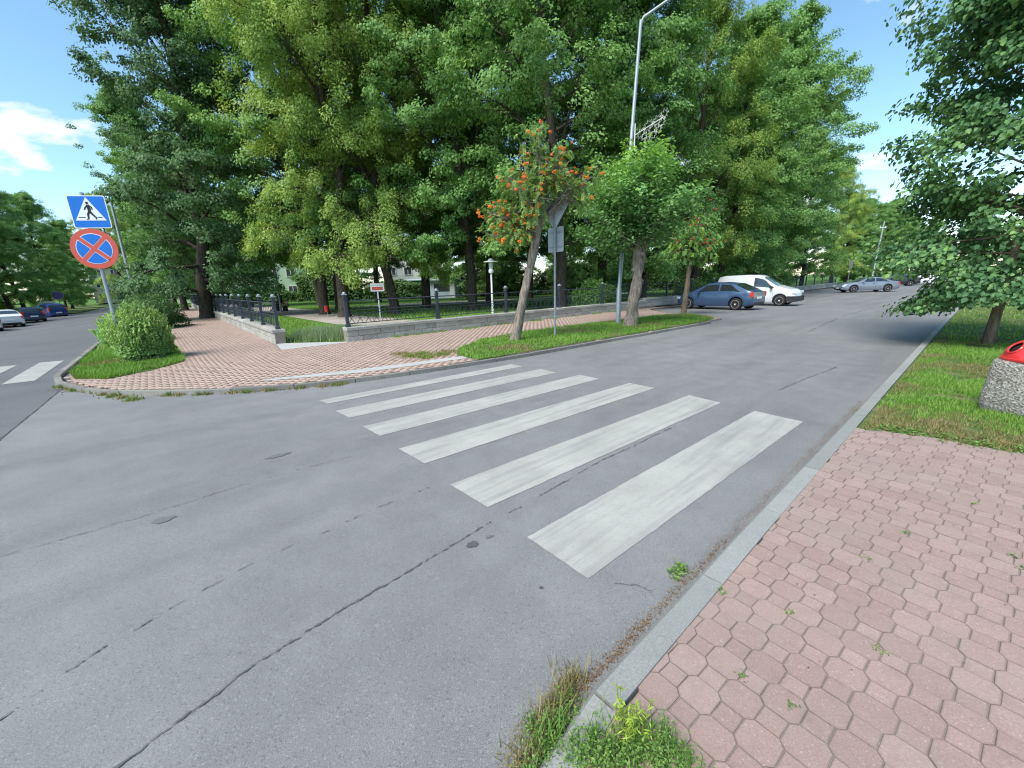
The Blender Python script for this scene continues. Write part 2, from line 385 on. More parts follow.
# flat sheets that follow the ground height; cut along one common grid
GRID = 2.0
def sheet(name, poly, dz, mat, parent=None, kind=None, skirt=0, cut=True):
    bm = bmesh.new(); vs = [bm.verts.new((p[0], p[1], 0)) for p in poly]; bm.faces.new(vs)
    if cut:
        xs = [p[0] for p in poly]; ys = [p[1] for p in poly]
        step = GRID if max(max(xs)-min(xs), max(ys)-min(ys)) < 70 else 6.0
        for ax_, lo, hi in ((0, min(xs), max(xs)), (1, min(ys), max(ys))):
            k = math.ceil(lo/step)
            while k*step < hi:
                no = (1, 0, 0) if ax_ == 0 else (0, 1, 0); co = (k*step, 0, 0) if ax_ == 0 else (0, k*step, 0)
                bmesh.ops.bisect_plane(bm, geom=bm.verts[:]+bm.edges[:]+bm.faces[:], plane_co=co, plane_no=no); k += 1
    if skirt:
        be = [e for e in bm.edges if e.is_boundary]
        r = bmesh.ops.extrude_edge_only(bm, edges=be); low = {v for v in r['geom'] if isinstance(v, bmesh.types.BMVert)}
    else: low = set()
    for v in bm.verts: v.co.z = Hgt(v.co.x, v.co.y)+dz-(skirt if v in low else 0)
    bmesh.ops.triangulate(bm, faces=[f for f in bm.faces if len(f.verts) > 4])
    bmesh.ops.recalc_face_normals(bm, faces=bm.faces)
    for f in bm.faces:
        if abs(f.normal.z) > .5 and f.normal.z < 0: f.normal_flip()
    me = bpy.data.meshes.new(name); bm.to_mesh(me); bm.free()
    o = mobj(name, me, mat, parent)
    if kind: o['kind'] = kind
    return o
def inpoly(P, poly):
    x, y = P[:, 0], P[:, 1]; inside = np.zeros(len(P), bool); n = len(poly); j = n-1
    for i in range(n):
        xi, yi = poly[i][:2]; xj, yj = poly[j][:2]
        c = ((yi > y) != (yj > y)) & (x < (xj-xi)*(y-yi)/((yj-yi) if yj != yi else 1e-9)+xi); inside ^= c; j = i
    return inside
def scatter(poly, n, rng):
    P = np.array([p[:2] for p in poly]); lo, hi = P.min(0), P.max(0)
    q = rng.random((int(n*2.5)+20, 2))*(hi-lo)+lo; q = q[inpoly(q, poly)]
    return q[:n]
HV = lambda q: np.array([Hgt(x, y) for x, y in q])
def pt_noise(q, s, seed=0):
    r = np.random.default_rng(seed); out_ = np.zeros(len(q))
    for k in range(5):
        f = s*(1.7**k); d = r.normal(size=2); d /= np.linalg.norm(d); e = np.array([-d[1], d[0]])
        out_ += (np.sin(q@d*f+r.random()*6.3)*np.sin(q@e*f*.83+r.random()*6.3))/(1.35**k)
    return out_
def grass(name, q, rng, h, mat, dz, w=.008, lean=.5, base=None, parent=None, varoff=0):
    n = len(q); z = HV(q)+dz; hh = h*(.5+rng.random(n))*(1+.25*(base if base is not None else 0))
    az = rng.random(n)*2*np.pi; ln = lean*rng.random(n)*hh; d = np.stack([np.cos(az), np.sin(az)], 1)
    sd = np.stack([-d[:, 1], d[:, 0]], 1)*(w*(.6+.8*rng.random(n)))[:, None]
    P = np.zeros((n, 3, 3)); P[:, 0, :2] = q-sd; P[:, 1, :2] = q+sd; P[:, 2, :2] = q+d*ln[:, None]
    P[:, 0, 2] = z-.01; P[:, 1, 2] = z-.01; P[:, 2, 2] = z+hh
    var = np.clip(rng.random(n)*.6+.2+(0 if base is None else .2*base)+varoff, 0, 1)
    me = np_mesh(name, P.reshape(-1, 3), np.arange(n*3).reshape(-1, 3), np.repeat(var, 3))
    return mobj(name, me, mat, parent)

# ------------------------------------------------------------------ ground
def ground():
    xs = np.concatenate([np.linspace(-420, -100, 9), np.arange(-96, 100, 4), np.linspace(100, 420, 9)])
    ys = np.concatenate([np.linspace(-120, -20, 5), np.arange(-16, 130, 4), np.linspace(130, 520, 10)])
    V = np.array([(x, y, Hgt(x, y)-.10) for y in ys for x in xs]); nx = len(xs)
    F = np.array([(j*nx+i, j*nx+i+1, (j+1)*nx+i+1, (j+1)*nx+i) for j in range(len(ys)-1) for i in range(nx-1)])
    o = mobj('ground', np_mesh('ground', V, F), 'lawn'); o['kind'] = 'structure'
ground()
KERB = [B(60, 1.94), B(40, 1.94), B(25, 1.94), B(17, 1.94), (-9.71, 8.62), (-8.95, 7.95), (-7.97, 7.39), (-7.22, 7.09), (-6.16, 6.90), (-5.12, 6.88), (-3.96, 7.04),
        (-3.01, 7.36), (-2.18, 7.80), (-1.06, 8.52), (.38, 9.55), (2.38, 11.18), (4.40, 12.78), (7.40, 15.25)]
NEAR_K = [A(200, .83), A(60, .83), A(20, .83), A(5.6, .83), A(3, .83), A(1.05, .815), A(.76, .775), (-.06, .90), (-.22, .60), (-.30, .15), (-.24, -.5), B(-4, -1.0), B(-30, -1.0)]
road = sheet('road', [A(240, .6), A(1.5, .6), (-.4, .3), B(-6, -1.4), B(-60, -1.4), B(-60, 2.4), B(16, 2.4), B(16, 1.0), A(1, 11), A(16, 11.0), A(19, 12.35), A(240, 12.35)], 0, 'asphalt', kind='structure')
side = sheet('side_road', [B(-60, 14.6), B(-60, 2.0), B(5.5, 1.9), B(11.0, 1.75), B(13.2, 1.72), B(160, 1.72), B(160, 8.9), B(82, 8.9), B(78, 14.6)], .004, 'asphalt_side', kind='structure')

simple('tar_pale', (.125, .125, .125), .85, .3, 60)
def ribbon(name, pts, wd, mat, parent, seed, gap=.0, dz=.006, wob=.006, step=.03):
    """a crack: a wandering chain of small ragged pits"""
    r = random.Random(seed); mb = MB(); P = [Vector((*p, 0)) for p in pts]; d = 0; k = 0; acc = [0]
    for a_, b_ in zip(P, P[1:]): acc.append(acc[-1]+(b_-a_).length)
    drift = 0; on = True
    while d < acc[-1]:
        while acc[k+1] < d: k += 1
        t = (P[k+1]-P[k]).normalized(); s_ = Vector((-t.y, t.x, 0)); drift = drift*.85+r.gauss(0, wob*.5); c = P[k]+t*(d-acc[k])+s_*drift
        if r.random() < .3: on = r.random() > gap
        ln = wd*r.uniform(.9, 3.2); w = wd*r.uniform(.2, 1.5)*(.45 if r.random() < .45 else 1)
        if on:
            n = 9; tl = r.gauss(0, .22); t2 = t*math.cos(tl)+s_*math.sin(tl); s2 = Vector((-t2.y, t2.x, 0)); V = []
            for i in range(n):
                q = 6.283*i/n; v = c+t2*(ln*math.cos(q)*r.uniform(.75, 1.15))+s2*(w*math.sin(q)*r.uniform(.5, 1.25)); V.append((v.x, v.y, Hgt(v.x, v.y)+dz+len(mb.f) % 7*.00012))
            mb.add(V, [tuple(range(n))])
        d += ln*r.uniform(.8, 1.7)
    if mb.f: return mb.build(name, mat, parent, fixn=False)
ribbon('crack', [(-1.95, .55), (-1.5, 1.13), (-1.28, 1.48), (-.97, 1.85), (-.61, 2.2), (-.19, 2.64)], .0075, 'tar', road, 1, .06)
ribbon('crack', [(-.19, 2.64), (.24, 3.03), (.8, 3.6), (1.9, 4.5)], .007, 'tar', road, 2, .35)
ribbon('crack', [(-2.6, .9), (-2.17, 1.32), (-2.08, 1.65), (-1.75, 2.21), (-1.1, 2.9), (-.5, 3.4)], .005, 'tar_pale', road, 3, .55)
ribbon('crack', [(-4.4, 1.7), (-3.5, 2.41), (-2.96, 2.87), (-2.36, 3.45), (-1.6, 4.0)], .004, 'tar_pale', road, 4, .2)
ribbon('crack', [(4.06, 5.92), (4.9, 6.55), (6.05, 7.34)], .012, 'tar', road, 5, .15)
ribbon('crack', [(.55, 1.98), (.66, 1.96), (.75, 1.92)], .003, 'tar', road, 6, 0)
ribbon('crack', [(9, 12.2), (14, 17.0), (22, 23.6)], .02, 'tar', road, 7, .4, step=.1)
ribbon('crack', [B(5, 1.92), B(11, 1.76), B(13, 1.74)], .011, 'tar', road, 9, .1, dz=.009)
def blot(name, c, rx, ry, rz, mat, parent, seed, dz=.005):
    r = random.Random(seed); pts = []
    for i in range(22):
        q = i/22*6.283; k = r.uniform(.72, 1.15); x, y = rx*k*math.cos(q), ry*k*math.sin(q)
        pts.append((c[0]+x*math.cos(rz)-y*math.sin(rz), c[1]+x*math.sin(rz)+y*math.cos(rz), Hgt(*c)+dz))
    MB().add(pts, [tuple(range(22))]).build(name, mat, parent, fixn=False)
simple('stain', (.085, .086, .09), .8, .35, 40)
simple('stain_pale', (.135, .137, .142), .8, .35, 40)
blot('oil_stain', (-.30, 2.39), .045, .035, .6, 'stain', road, 3); blot('oil_stain', (-.19, 2.47), .03, .02, .6, 'stain_pale', road, 9)
blot('oil_stain', (-2.73, 2.82), .085, .05, .7, 'stain_pale', road, 4); blot('oil_stain', (-2.5, 4.0), .12, .05, .7, 'stain_pale', road, 6)
blot('tar_spot', (.13, 1.97), .012, .011, 0, 'stain', road, 5); blot('manhole_cover', B(44, 8.6), .5, .34, .7, 'manhole', side, 8, .014)

# zebra stripes: corners found on the ground
STR = [[(-3.03, 6.13), (-2.81, 5.93), (.24, 8.30), (.0, 8.56)], [(-2.53, 5.55), (-2.20, 5.21), (.86, 7.60), (.58, 7.98)], [(-1.89, 4.84), (-1.57, 4.49), (1.55, 6.98), (1.27, 7.36)],
       [(-1.24, 4.08), (-.88, 3.69), (2.27, 6.24), (1.98, 6.62)], [(-.57, 3.24), (-.22, 2.85), (2.88, 5.36), (2.62, 5.78)], [(.07, 2.45), (.41, 2.03), (3.42, 4.52), (3.11, 4.97)]]
def stripe(c4, parent, seed, dz):
    r = random.Random(seed); out_ = []
    for i in range(4):
        a_, b_ = Vector((*c4[i], 0)), Vector((*c4[(i+1) % 4], 0)); k = max(3, int((b_-a_).length/.06))
        nrm = Vector((b_.y-a_.y, a_.x-b_.x, 0)).normalized()
        for j in range(k):
            p = a_.lerp(b_, j/k)+nrm*(r.gauss(0, .0018) if j else 0); out_.append((p.x, p.y, Hgt(p.x, p.y)+dz))
    MB().add(out_, [tuple(range(len(out_)))]).build('crosswalk_stripe', 'road_paint', parent, fixn=False)
for i, c4 in enumerate(STR): stripe(c4, road, i, .004)
for i in range(5):
    n0 = 2.34+i*.84; stripe([B(12.85, n0), B(12.85, n0+.46), B(16.35, n0+.46), B(16.35, n0)], side, 40+i, .010)
for i, t in enumerate((40, 46, 52, 58, 64)): pass

# kerbs of single stones
def kerb(name, pts, width, hgt, mat, inward, length=1.0, maxn=60, seed=0, drop=None):
    r = random.Random(seed); root = empty(name); root['kind'] = 'structure'
    P = [Vector((*p, 0)) for p in pts]; seg = []; acc = [0]
    for a_, b_ in zip(P, P[1:]): acc.append(acc[-1]+(b_-a_).length)
    def at(d):
        for i in range(len(P)-1):
            if d <= acc[i+1] or i == len(P)-2:
                k = (d-acc[i])/max(1e-6, acc[i+1]-acc[i]); t = (P[i+1]-P[i]).normalized(); return P[i].lerp(P[i+1], k), t
    d = 0; n = 0
    while d < acc[-1]-.05 and n < maxn:
        e = min(acc[-1], d+length); mb = MB(); gap = .006; sub = 3; rows = []
        hh = hgt+r.uniform(-.004, .004)
        for j in range(sub+1):
            p, t = at(d+gap+(e-d-2*gap)*j/sub); s = Vector((-t.y, t.x, 0))*inward; z = Hgt(p.x, p.y); jt = r.uniform(-.003, .003)
            h = hh if drop is None else hh*drop(p)
            o_ = p+s*width
            rows.append([(p.x, p.y, z-.12), (p.x, p.y, z+h-.022+jt), (p.x+s.x*.02, p.y+s.y*.02, z+h+jt), (o_.x, o_.y, z+h+jt), (o_.x, o_.y, z-.12)])
        V = [v for q in rows for v in q]; F = []
        for j in range(sub):
            for k in range(4): F.append((j*5+k, j*5+k+1, (j+1)*5+k+1, (j+1)*5+k))
        F += [(0, 1, 2, 3, 4), tuple(sub*5+k for k in (4, 3, 2, 1, 0))]
        mb.add(V, F).build('kerb_stone', mat, root); d = e; n += 1
    return root
kerb('kerb_near', list(reversed(NEAR_K[1:11])), .125, .058, 'kerb_concrete', -1, 1.0, 62, 1)
kerb('kerb_corner', list(reversed(KERB[1:])), .12, .075, 'old_kerb', 1, 1.0, 60, 2)

# ------------------------------------------------------------------ pavement at the viewer's side: octagons and squares
NEARP = [A(5.55, .70), A(3, .70), A(1.1, .68), A(.80, .645), (.04, .80), (-.08, .5), (-.15, .1), (-.08, -.5), B(-4, -1.2), (8, -3.5), (9, 2.2), (6.2, 2.75), (4.62, 3.42), (4.29, 3.75), (4.04, 4.0)]
pav = sheet('pavement', NEARP, .0445, 'joint_sand', kind='structure', skirt=.15)
def pavers():
    q = .113; Wd, w, gp = .139, .087, .0038; c = (Wd-w)/2
    rng = random.Random(5)
    def oct_(h, k): x = Wd/2-gp/2-k; y = w/2-k*.4; return [(x, -y), (x, y), (y, x), (-y, x), (-x, y), (-x, -y), (-y, -x), (y, -x)]
    def sq_(k): x = w/2-gp/2-k; return [(x, -x), (x, x), (-x, x), (-x, -x)]
    def tile(shape):
        mb = MB(); n = len(shape(0)); H_ = .05
        V = [(x, y, 0) for x, y in shape(0)]+[(x, y, H_-.0016) for x, y in shape(0)]+[(x, y, H_) for x, y in shape(.0016)]+[(x, y, H_) for x, y in shape(.0085)]
        F = [tuple(range(3*n, 4*n))]+[(l+i, l+(i+1) % n, l+n+(i+1) % n, l+n+i) for l in (0, n, 2*n) for i in range(n)]
        return V, F
    To, Ts = tile(lambda k: oct_(0, k)), tile(sq_)
    ang = math.atan2(AX.y, AX.x)-R(3.8); UA = Vector((math.cos(ang), math.sin(ang), 0)); UN = Vector((-UA.y, UA.x, 0))
    cand = {'octagon_paver': [], 'square_paver': []}
    for i in range(-40, 80):
        for j in range(-80, 16):
            p = UA*(i*q)+UN*(j*q+.60)
            kind = 'octagon_paver' if (i+j) % 2 == 0 else 'square_paver'
            cand[kind].append((p.x, p.y))
    for kind, T in (('octagon_paver', To), ('square_paver', Ts)):
        P = np.array(cand[kind]); P = P[inpoly(P, [A(5.5, .752), A(1.25, .752), A(1.0, .738), A(.80, .69)]+NEARP[4:])]
        # rank by size in the picture (depth); those in view first
        d = Vector((0, 0, 0)); z = P[:, 1]*math.cos(PITCH)+1.65*math.sin(PITCH); u = P[:, 0]/np.maximum(z, .05)*FPX; vv = (1.65*math.cos(PITCH)-P[:, 1]*math.sin(PITCH))/np.maximum(z, .05)*FPX
        vis = (z > .3) & (np.abs(u) < 530) & (vv < 400)
        order = np.argsort(np.where(vis, z, 99+z)); P = P[order]
        me = bpy.data.meshes.new(kind); me.from_pydata(T[0], [], T[1]); me.update(); nr = len(T[0])//4; rim = np.array([1.]*(3*nr)+[0.]*nr, dtype=np.float32); me.attributes.new('rim', 'FLOAT', 'POINT').data.foreach_set('value', rim)
        me.materials.append(MATS['paver'])
        for x, y in P[:300]:
            o = bpy.data.objects.new(kind, me); COL.objects.link(o); o.parent = pav
            o.location = (x, y, Hgt(x, y)+rng.uniform(-.0018, .0018)); o.rotation_euler = (rng.gauss(0, .008), rng.gauss(0, .008), ang+rng.gauss(0, .008))
        rest = P[300:]; nv = len(T[0]); V = np.array(T[0]); ca, sa = math.cos(ang), math.sin(ang)
        Rt = np.array([[ca, -sa, 0], [sa, ca, 0], [0, 0, 1]]); V = V@Rt.T
        mb = MB(); 
        for x, y in rest: mb.add(V+np.array([x, y, Hgt(x, y)+rng.uniform(-.002, .002)]), T[1])
        if rest.size:
            me2 = mb.mesh(kind+'_field'); a_ = me2.attributes.new('var', 'FLOAT', 'POINT')
            a_.data.foreach_set('value', np.repeat(np.random.default_rng(3).random(len(rest)), nv).astype(np.float32))
            me2.attributes.new('rim', 'FLOAT', 'POINT').data.foreach_set('value', np.tile(rim, len(rest)))
            o = mobj('paver_field', me2, 'paver_near_field', pav); o['kind'] = 'stuff'
stone_speck('paver_near_field', (.30, .205, .174), (.365, .258, .22), 'attr', blot=.35, dust=.45)
pavers()

# ------------------------------------------------------------------ pavement of the far corner, park, verges
VERGE_C = [(-.75, 8.86), (-1.28, 9.55), (-1.38, 10.5), (-.85, 12.3), (.0, 13.4), (1.9, 14.95), (4.5, 16.85), (7.2, 18.7), (8.1, 18.5), (8.45, 17.4), (8.1, 16.2), (7.35, 15.35), (4.33, 12.88), (2.3, 11.27), (.3, 9.64)]
VERGE_L = [(-9.62, 8.72), (-8.85, 8.08), (-8.15, 8.02), (-7.95, 8.75), (-8.05, 9.9), (-8.75, 10.75), B(18, -.05), B(40, -.05), B(60, -.05), B(60, 1.84), B(17, 1.84)]
CORNER = [B(62, -2.5), B(62, 1.83)]+[B(17, 1.83)]+[(-9.62, 8.70), (-8.90, 8.06), (-7.95, 7.50), (-7.19, 7.20), (-6.14, 7.01), (-5.12, 7.0), (-3.99, 7.15), (-3.07, 7.46), (-2.24, 7.90), (-1.12, 8.62), (.32, 9.64), (2.32, 11.27), (4.33, 12.87), (7.35, 15.35),
          (8.5, 16.4), (8.6, 17.6), (8.0, 18.9), A(19, 10.6), A(21, 12.4), A(240, 12.4), A(240, 12.95), A(4.4, 12.95), B(14.3, -2.5)]
corner = sheet('pavement_corner', CORNER, .0632, 'joint_far', kind='structure', skirt=.2)
def bricks():
    rng = np.random.default_rng(7); mb = MB(); L, Wd, gp = .205, .104, .0036; var = []
    V0 = np.array([(x, y, z) for z in (.0, .014) for x, y in ((-.5, -.5), (.5, -.5), (.5, .5), (-.5, .5))])
    F0 = np.array([(4, 5, 6, 7), (0, 1, 5, 4), (1, 2, 6, 5), (2, 3, 7, 6), (3, 0, 4, 7)])
    pts = []
    for j in range(-5, 440):
        for i in range(-60 if j < 75 else -25, 190 if j < 62 else 32):
            p = AX*((i+.5*(j % 2))*L)+NA*(6.5+j*Wd); pts.append((p.x, p.y))
    pts = np.array(pts)
    cpoly = [c for c in CORNER]
    k = inpoly(pts, cpoly) & ~inpoly(pts, VERGE_C) & ~inpoly(pts, VERGE_L)
    slab = [(-7.25, 12.55), (-6.45, 11.35), (-5.05, 12.5), (-5.0, 12.7), (-7.3, 12.8)]
    pts = pts[k & ~inpoly(pts, slab)]
    n = len(pts); S = np.array([L-gp, Wd-gp, 1]); ang = math.atan2(AX.y, AX.x); ca, sa = math.cos(ang), math.sin(ang)
    V = (V0*S)@np.array([[ca, -sa, 0], [sa, ca, 0], [0, 0, 1]]).T
    Z = HV(pts)+.052+rng.normal(0, .0011, n)
    VV = V[None]+np.concatenate([pts, Z[:, None]], 1)[:, None, :]
    FF = F0[None]+(np.arange(n)*8)[:, None, None]
    o = mobj('brick_field', np_mesh('brick_field', VV.reshape(-1, 3), FF.reshape(-1, 4), np.repeat(rng.random(n), 8)), 'paver_far', corner); o['kind'] = 'stuff'
    # long sidewalk of the side street, same bricks
    sheet('entrance_slab', slab, .068, 'slab_concrete', corner)
    sheet('concrete_strip', [(-4.7, 7.35), (-3.0, 7.85), (-2.0, 8.45), (-1.0, 9.1), (-1.1, 9.4), (-2.2, 8.75), (-3.3, 8.1), (-4.6, 7.55)], .071, 'slab_concrete', corner)
bricks()
verge_c = sheet('verge', VERGE_C, .075, 'verge_soil', kind='structure', skirt=.05)
verge_l = sheet('verge_side_street', VERGE_L, .075, 'verge_soil', kind='structure', skirt=.05)
VERGE_R = [A(240, .70), A(5.5, .70), (4.0, 4.02), (4.28, 3.72), (4.62, 3.40), (6.2, 2.72), (9, 2.15), (14, 0), (26, -4), (60, 5), (170, 90)]
verge_r = sheet('verge_near', VERGE_R, .045, 'verge_soil', kind='structure', skirt=.15)
park = sheet('park_lawn', [B(14.3, -2.62), B(150, -2.62), B(160, -140), A(200, 60), A(200, 13.0), A(4.5, 13.0), (-5.2, 12.75), (-7.2, 12.80)], .06, 'lawn', kind='structure')
sheet('park_path', [B(15.5, -7.6), B(20, -6.0), B(70, -5.6), B(70, -8.8), B(24, -8.9), B(19, -9.6), B(16, -10.4), A(10.5, 13.6)], .068, 'park_path', kind='structure')
sheet('park_path', [B(34, -8.8), B(38, -8.8), A(50, 34), A(50, 31)], .066, 'park_path', kind='structure')
sheet('far_field', [B(85, 9.4), B(200, 9.4), B(200, 40), B(85, 40)], .06, 'grass_plain' if 'grass_plain' in MATS else 'verge_soil', kind='structure')

# ------------------------------------------------------------------ low stone walls with iron fences
def wall(label, o2, d, n_in, length, seed, steps=()):
    r = random.Random(seed); root = empty('stone_wall', (0, 0, 0)); tag(root, label, 'wall')
    ang = math.atan2(d.y, d.x); th = .30; P0 = Vector((*o2, 0))+n_in*(th/2)
    meshes = []
    for k in range(8):
        mb = MB(); L = [.42, .5, .56, .6, .66, .72, .48, .38][k]; mb.box((0, 0, 0), (L-.012, th, .182), 0)
        me = mb.mesh('stone_block'); bm = bmesh.new(); bm.from_mesh(me)
        bmesh.ops.bevel(bm, geom=bm.edges[:], offset=.012, segments=1, affect='EDGES')
        for v in bm.verts: v.co += Vector((r.uniform(-.004, .004), r.uniform(-.007, .007), r.uniform(-.003, .003)))
        bm.to_mesh(me); bm.free(); me.materials.append(MATS['wall_stone']); meshes.append((L, me))
    top = lambda s: .06+sum(h for s0, h in steps if s >= s0)
    for course in range(2):
        s = 0; 
        while s < length-.2:
            L, me = r.choice(meshes); L0 = min(L, length-s); p = P0+d*(s+L0/2); z = Hgt(p.x, p.y)+top(s)
            o = mobj('stone_block', me, None, root, (p.x, p.y, z+.095+course*.192-.03), (0, 0, ang)); o.scale = (L0/L, 1, 1); s += L0
    s = 0
    mb = MB(); mb.box((0, 0, 0), (.99, th+.07, .10), 0, .015); cop = mb.mesh('coping_stone'); cop.materials.append(MATS['wall_stone'])
    while s < length-.1:
        L0 = min(1.0, length-s); p = P0+d*(s+L0/2); z = Hgt(p.x, p.y)+top(s)
        o = mobj('coping_stone', cop, None, root, (p.x, p.y, z+.40), (0, 0, ang+r.gauss(0, .003))); o.scale = (L0, 1, 1); s += L0
    # mortar core, and the footing where the wall steps up
    s = 0; mb = MB()
    while s < length-.1:
        L0 = min(2.0, length-s); p = P0+d*(s+L0/2); z = Hgt(p.x, p.y)+top(s); mb.box((p.x, p.y, z+.14), (L0, th-.03, .44), ang); s += L0
    mb.build('mortar_core', 'joint_sand', root)
    return root, top
def fence(label, o2, d, n_in, length, spacing, top, seed, first=0.12):
    r = random.Random(seed); root = empty('iron_fence', (0, 0, 0)); tag(root, label, 'fence')
    P0 = Vector((*o2, 0))+n_in*.15; ang = math.atan2(d.y, d.x); hh = .98
    pm = MB(); pm.box((0, 0, hh/2), (.085, .085, hh)); pm.box((0, 0, .05), (.13, .13, .10), 0, .02); pm.box((0, 0, hh-.10), (.125, .125, .03)); pm = pm.mesh('post'); pm.materials.append(MATS['iron'])
    cm = MB(); cm.box((0, 0, .012), (.135, .135, .024), 0, .01); cm.lathe([(.05, .024), (.06, .05), (.045, .08), (.01, .095)], 10); cm = cm.mesh('post_cap'); cm.materials.append(MATS['iron_cap'])
    s = first; prev = None
    while s < length:
        p = P0+d*s; z = Hgt(p.x, p.y)+top(s)+.45
        po = mobj('post', pm, None, root, (p.x, p.y, z), (0, 0, ang)); c = mobj('post_cap', cm, None, po, (0, 0, hh))
        if prev:
            (q, zq) = prev; a_, b_ = q, p
            zb = max(z, zq) if abs(z-zq) > .1 else None
            za, zz = (zb, zb) if zb else (zq, z)
            L = (b_-a_).length
            for nm, h, w in (('top_rail', .80, .018), ('middle_rail', .50, .014), ('middle_rail', .40, .012), ('bottom_rail', .10, .014)):
                MB().tube([(a_.x, a_.y, za+h), (b_.x, b_.y, zz+h)], w, 4).build(nm, 'iron', root)
            mb = MB(); nx = max(4, int(L/.27)); far = s > 22
            for k in range(nx):
                u0, u1 = (k+.12)/nx, (k+.88)/nx; p0, p1 = a_.lerp(b_, u0), a_.lerp(b_, u1); z0 = za+(zz-za)*u0; z1 = za+(zz-za)*u1
                mb.tube([(p0.x, p0.y, z0+.10), (p1.x, p1.y, z1+.40)], .011, 3, False); mb.tube([(p0.x, p0.y, z0+.40), (p1.x, p1.y, z1+.10)], .011, 3, False)
                mb.tube([(p0.x, p0.y, z0+.40 if k % 3 else z0+.10), (p0.x, p0.y, z0+.80)], .007, 3, False)
            o = mb.build('lattice_bars', 'iron', root, fixn=False); o['kind'] = 'stuff'
        prev = (p, z); s += spacing
    return root
WR0 = A(4.4, 12.85); WL0 = B(14.4, -2.47)
wr, topR = wall('pale stone wall under the fence right of the park entrance', WR0, AX, NA, 62, 3, steps=((16.2, .14),))
wl, topL = wall('pale stone wall along the side street left of the park entrance', WL0, BX, -NB, 46, 4)
fence('dark iron fence with crossed bars right of the park entrance', WR0, AX, NA, 62, 3.25, topR, 5)
fence('dark iron fence above the wall beside the leafy chestnut', WL0, BX, -NB, 46, 2.4, topL, 6)

# ------------------------------------------------------------------ grass
rg = np.random.default_rng(11)
def grass_region(name, label, poly, n, h, dz, drytone=.25, sd=1, w=.008, fade=None):
    q = scatter(poly, n, rg)
    if fade is not None: q = q[rg.random(len(q)) < fade(q)]
    nz = pt_noise(q, 1.6, sd)
    dry = nz+rg.normal(0, .5, len(q))+1.5*np.clip(1.25-np.hypot(q[:, 0]-4.15, q[:, 1]-4.35), 0, 1)+1.3*np.clip(.6-np.abs(q@np.array([NA.x, NA.y])-.62)*2, 0, 1) > (1.5-4*drytone)
    bald = pt_noise(q, 2.6, sd+9) > 1.05
    g_ = ~dry & ~bald
    o = grass(name, q[g_], rg, h, 'grass_blade', dz, w, 1.3, np.clip(nz[g_]*-.8, -1.2, 1.2)); tag(o, label, 'grass', kind='stuff')
    d_ = dry & ~bald
    if d_.sum() > 10:
        o2 = grass('dry_grass', q[d_], rg, h*.75, 'grass_dry', dz, w, 1.2); tag(o2, 'straw coloured dry blades among the '+label, 'grass', kind='stuff')
    return o
near_poly = [A(34, .66), A(5.5, .66), (3.98, 4.05), (4.26, 3.74), (4.62, 3.42), (6.2, 2.74), (9, 2.2), (22, 6)]
def edgefade(q):
    d = np.hypot(q[:, 0], q[:, 1]); return np.clip(7.5/d, .12, 1)**1.1
near_small = [A(14, .66), A(5.5, .66), (3.98, 4.05), (4.26, 3.74), (4.62, 3.42), (6.2, 2.74), (9, 2.2), (15, 6)]
grass_region('grass', 'bright green grass verge around the concrete litter bin', near_small, 210000, .042, .04, .22, 3, .0055, edgefade)
grass_region('grass', 'green grass verge along the near kerb beyond the young tree', [A(60, .66), A(13.5, .66), (14.5, 6), (40, 20)], 90000, .07, .04, .15, 4, .016, edgefade)
grass_region('grass', 'mown grass strip under the rowan trees', VERGE_C, 60000, .06, .07, .17, 5, .009)
grass_region('grass', 'grass patch in front of the round bush', VERGE_L[:6]+[B(17, -.05), B(17, 1.84)], 26000, .085, .07, .22, 6, .008)
grass_region('grass', 'grass strip along the side street kerb', [B(17, -.05), B(45, -.05), B(45, 1.84), B(17, 1.84)], 20000, .12, .07, .15, 7, .014)
PARKN = [(-7.3, 12.9), (-5.1, 12.85), A(16, 13.2), A(18, 22), B(40, -12), B(42, -2.7)]
def notpath(q):
    nbv = q@np.array([NB.x, NB.y]); t = q@np.array([BX.x, BX.y]); f = np.clip(14/np.hypot(q[:, 0], q[:, 1]), .1, 1)
    return np.where((nbv < -5.5) & (nbv > -9) & (t > 17), 0, f)
grass_region('grass', 'deep green park lawn inside the entrance', PARKN, 120000, .11, .055, .06, 8, .012, notpath)
def tufts(name, label, pts, n, spread, h, mat, dz, seed, w=.01, lean=.8):
    r = np.random.default_rng(seed); q = np.concatenate([r.normal(0, spread, (n, 2))+np.array(p) for p in pts])
    return tag(grass(name, q, r, h, mat, dz, w, lean), label, 'weeds', kind='stuff')
r_ = np.random.default_rng(5)
q = np.array([(-7.0+2.0*r_.random(), 13.0+1.7*r_.random()) for _ in range(140)])
tufts('tall_grass', 'pale feathery tall grass just inside the park entrance', q, 60, .10, .32, 'weed_pale', .05, 5, .008)
q = [(-5.9+.22*i+r_.normal(0, .08), 6.80+.05*max(0, i-5)+r_.normal(0, .03)) for i in range(14)]+[(-8.7+.3*i, 7.62-.13*i+r_.normal(0, .03)) for i in range(9)]
tufts('kerb_weeds', 'thin weeds growing along the foot of the corner kerb', q, 90, .05, .05, 'grass_dry', .0, 6)
tufts('kerb_weeds', 'green tufts along the foot of the corner kerb', q[::2], 60, .05, .06, 'weed', .0, 7)
q = [(-2.4, 9.6), (-2.0, 9.4), (-2.2, 9.9), (-1.7, 9.7), (-2.7, 10.0), (-1.6, 10.1)]
tufts('pavement_weeds', 'weedy grass patch on the brick pavement beside the verge', q, 260, .14, .05, 'grass_dry', .06, 8)
tufts('pavement_weeds', 'green tufts on the brick pavement beside the verge', q[:4], 160, .10, .06, 'grass_blade', .06, 9)
